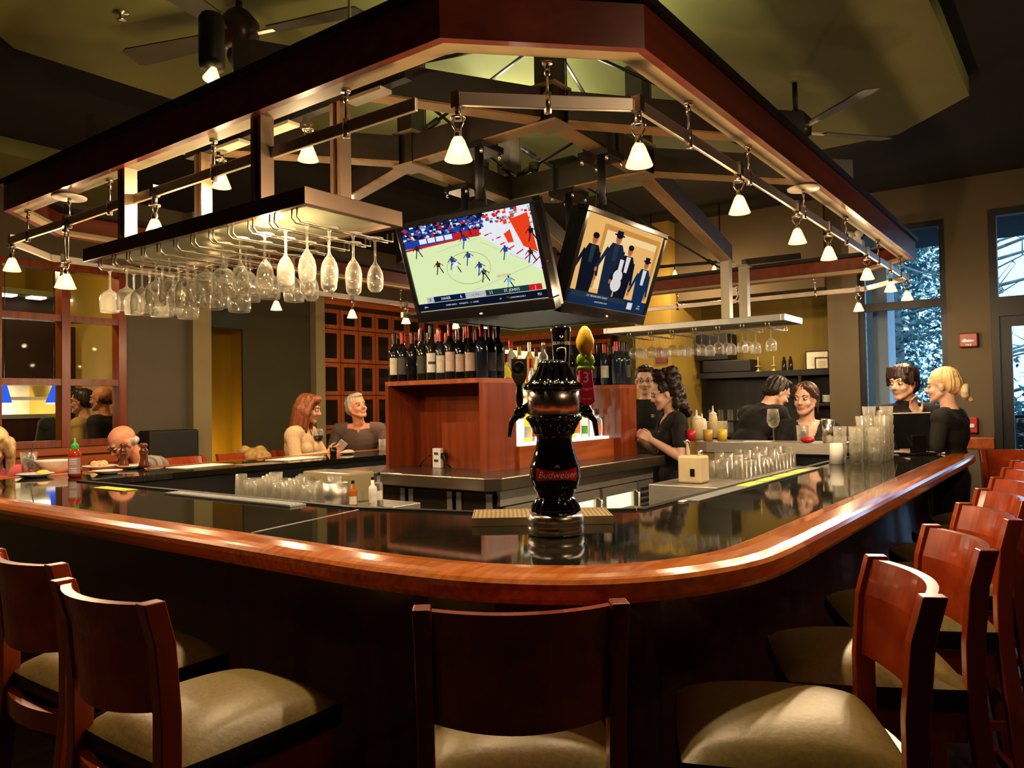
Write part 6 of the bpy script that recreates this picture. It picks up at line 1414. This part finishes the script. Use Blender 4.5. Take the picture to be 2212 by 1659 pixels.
# ------------------------------------------------------------------ camera, light, view
cd = bpy.data.cameras.new('camera'); co = bpy.data.objects.new('camera', cd); COL.objects.link(co)
cd.sensor_width = 36; cd.sensor_fit = 'HORIZONTAL'; cd.lens = FPX/2212*36; cd.clip_start = .02; cd.clip_end = 200
co.matrix_world = Matrix(((CR.x, CU.x, -CF.x, 0), (CR.y, CU.y, -CF.y, 0), (CR.z, CU.z, -CF.z, EYE), (0, 0, 0, 1)))
SC.camera = co
w = bpy.data.worlds.new('world'); SC.world = w; w.use_nodes = True
bg = w.node_tree.nodes['Background']; bg.inputs[0].default_value = (.36, .66, 1, 1); bg.inputs[1].default_value = 2.4
def lamp(kind, loc, e, col=(1, .72, .42), r=.03, rot=None, size=None, spot=None, name='lamp_light'):
    L = bpy.data.lights.new(name, kind); L.energy = e; L.color = col
    if kind in ('POINT', 'SPOT'): L.shadow_soft_size = r
    if kind == 'AREA': L.shape = 'RECTANGLE'; L.size, L.size_y = size
    if kind == 'SPOT': L.spot_size = spot; L.spot_blend = .6
    o = bpy.data.objects.new(name, L); COL.objects.link(o); o.location = loc
    if rot is not None: o.rotation_euler = rot
    return o
SC.view_settings.view_transform = 'Standard'; SC.view_settings.look = 'None'; SC.view_settings.exposure = .35; SC.view_settings.gamma = 1; SC.view_settings.use_curve_mapping = False
SC.cycles.adaptive_threshold = .045; SC.cycles.max_bounces = 8; SC.cycles.diffuse_bounces = 3; SC.cycles.glossy_bounces = 4; SC.cycles.transmission_bounces = 8; SC.cycles.transparent_max_bounces = 16
SC.cycles.sample_clamp_indirect = 3; SC.cycles.caustics_reflective = False; SC.cycles.caustics_refractive = False
SC.cycles.use_denoising = True
WARM = (1, .70, .40)
for x, y, z, e in LAMPS: lamp('POINT', (x, y, z), 27*e, WARM, .02)
# uplights added on the truss to brighten the ceiling above
for i, (x, y) in enumerate(((2.89, 2.12), (3.12, 1.925), (3.6, 2.87), (3.835, 2.66))):
    t = thing('added_uplight', 'added black lamp on the truss frame brightening the ceiling, %s of four' % ORD[i], 'lamp', (x, y, 2.86))
    b = MB(); b.lathe([(0, 0), (.03, 0), (.035, .05), (.03, .05), (.026, .01), (0, .01)], 14); b.tube([(0, 0, -.018), (0, 0, 0)], .02, 8); b.build('housing', FRAME, t)
    lamp('SPOT', (x, y, 2.90), 26, (1, .92, .62), .03, (PI, 0, 0), spot=2.9)
# unseen lamps added as fill for foreground, ring fascia, passage and back rooms
for x, y in ((-1.2, 2.6), (2.4, -1.4), (5, -1.2)): lamp('SPOT', (x, y, 3.38), 25, WARM, .06, (0, 0, 0), spot=2.0)
for p, q, e in (((1.5, -.9, 3.1), (2.6, 1.03, 2.5), 34), ((4.5, -1.0, 3.1), (5.0, 1.03, 2.4), 26)):
    lamp('SPOT', p, e, WARM, .08, (Vector(q)-Vector(p)).to_track_quat('-Z', 'Y').to_euler(), spot=1.5)  # spots added to lift the dark ring fascia
lamp('POINT', (4.9, 7.85, .9), 7, (1, .62, .2), .1)
lamp('POINT', (2.7, 8.0, 2.9), 60, (1, .72, .3), .1); lamp('POINT', (3.2, 10.3, 1.6), 30, (1, .92, .72), .05); lamp('POINT', (3.7, 10.6, 1.45), 22, (1, .9, .7), .05)
for y in (2.5, 3.1): lamp('SPOT', (7.7, y, 2.5), 16, (1, .75, .35), .03, (0, -.5, 0), spot=1.6)
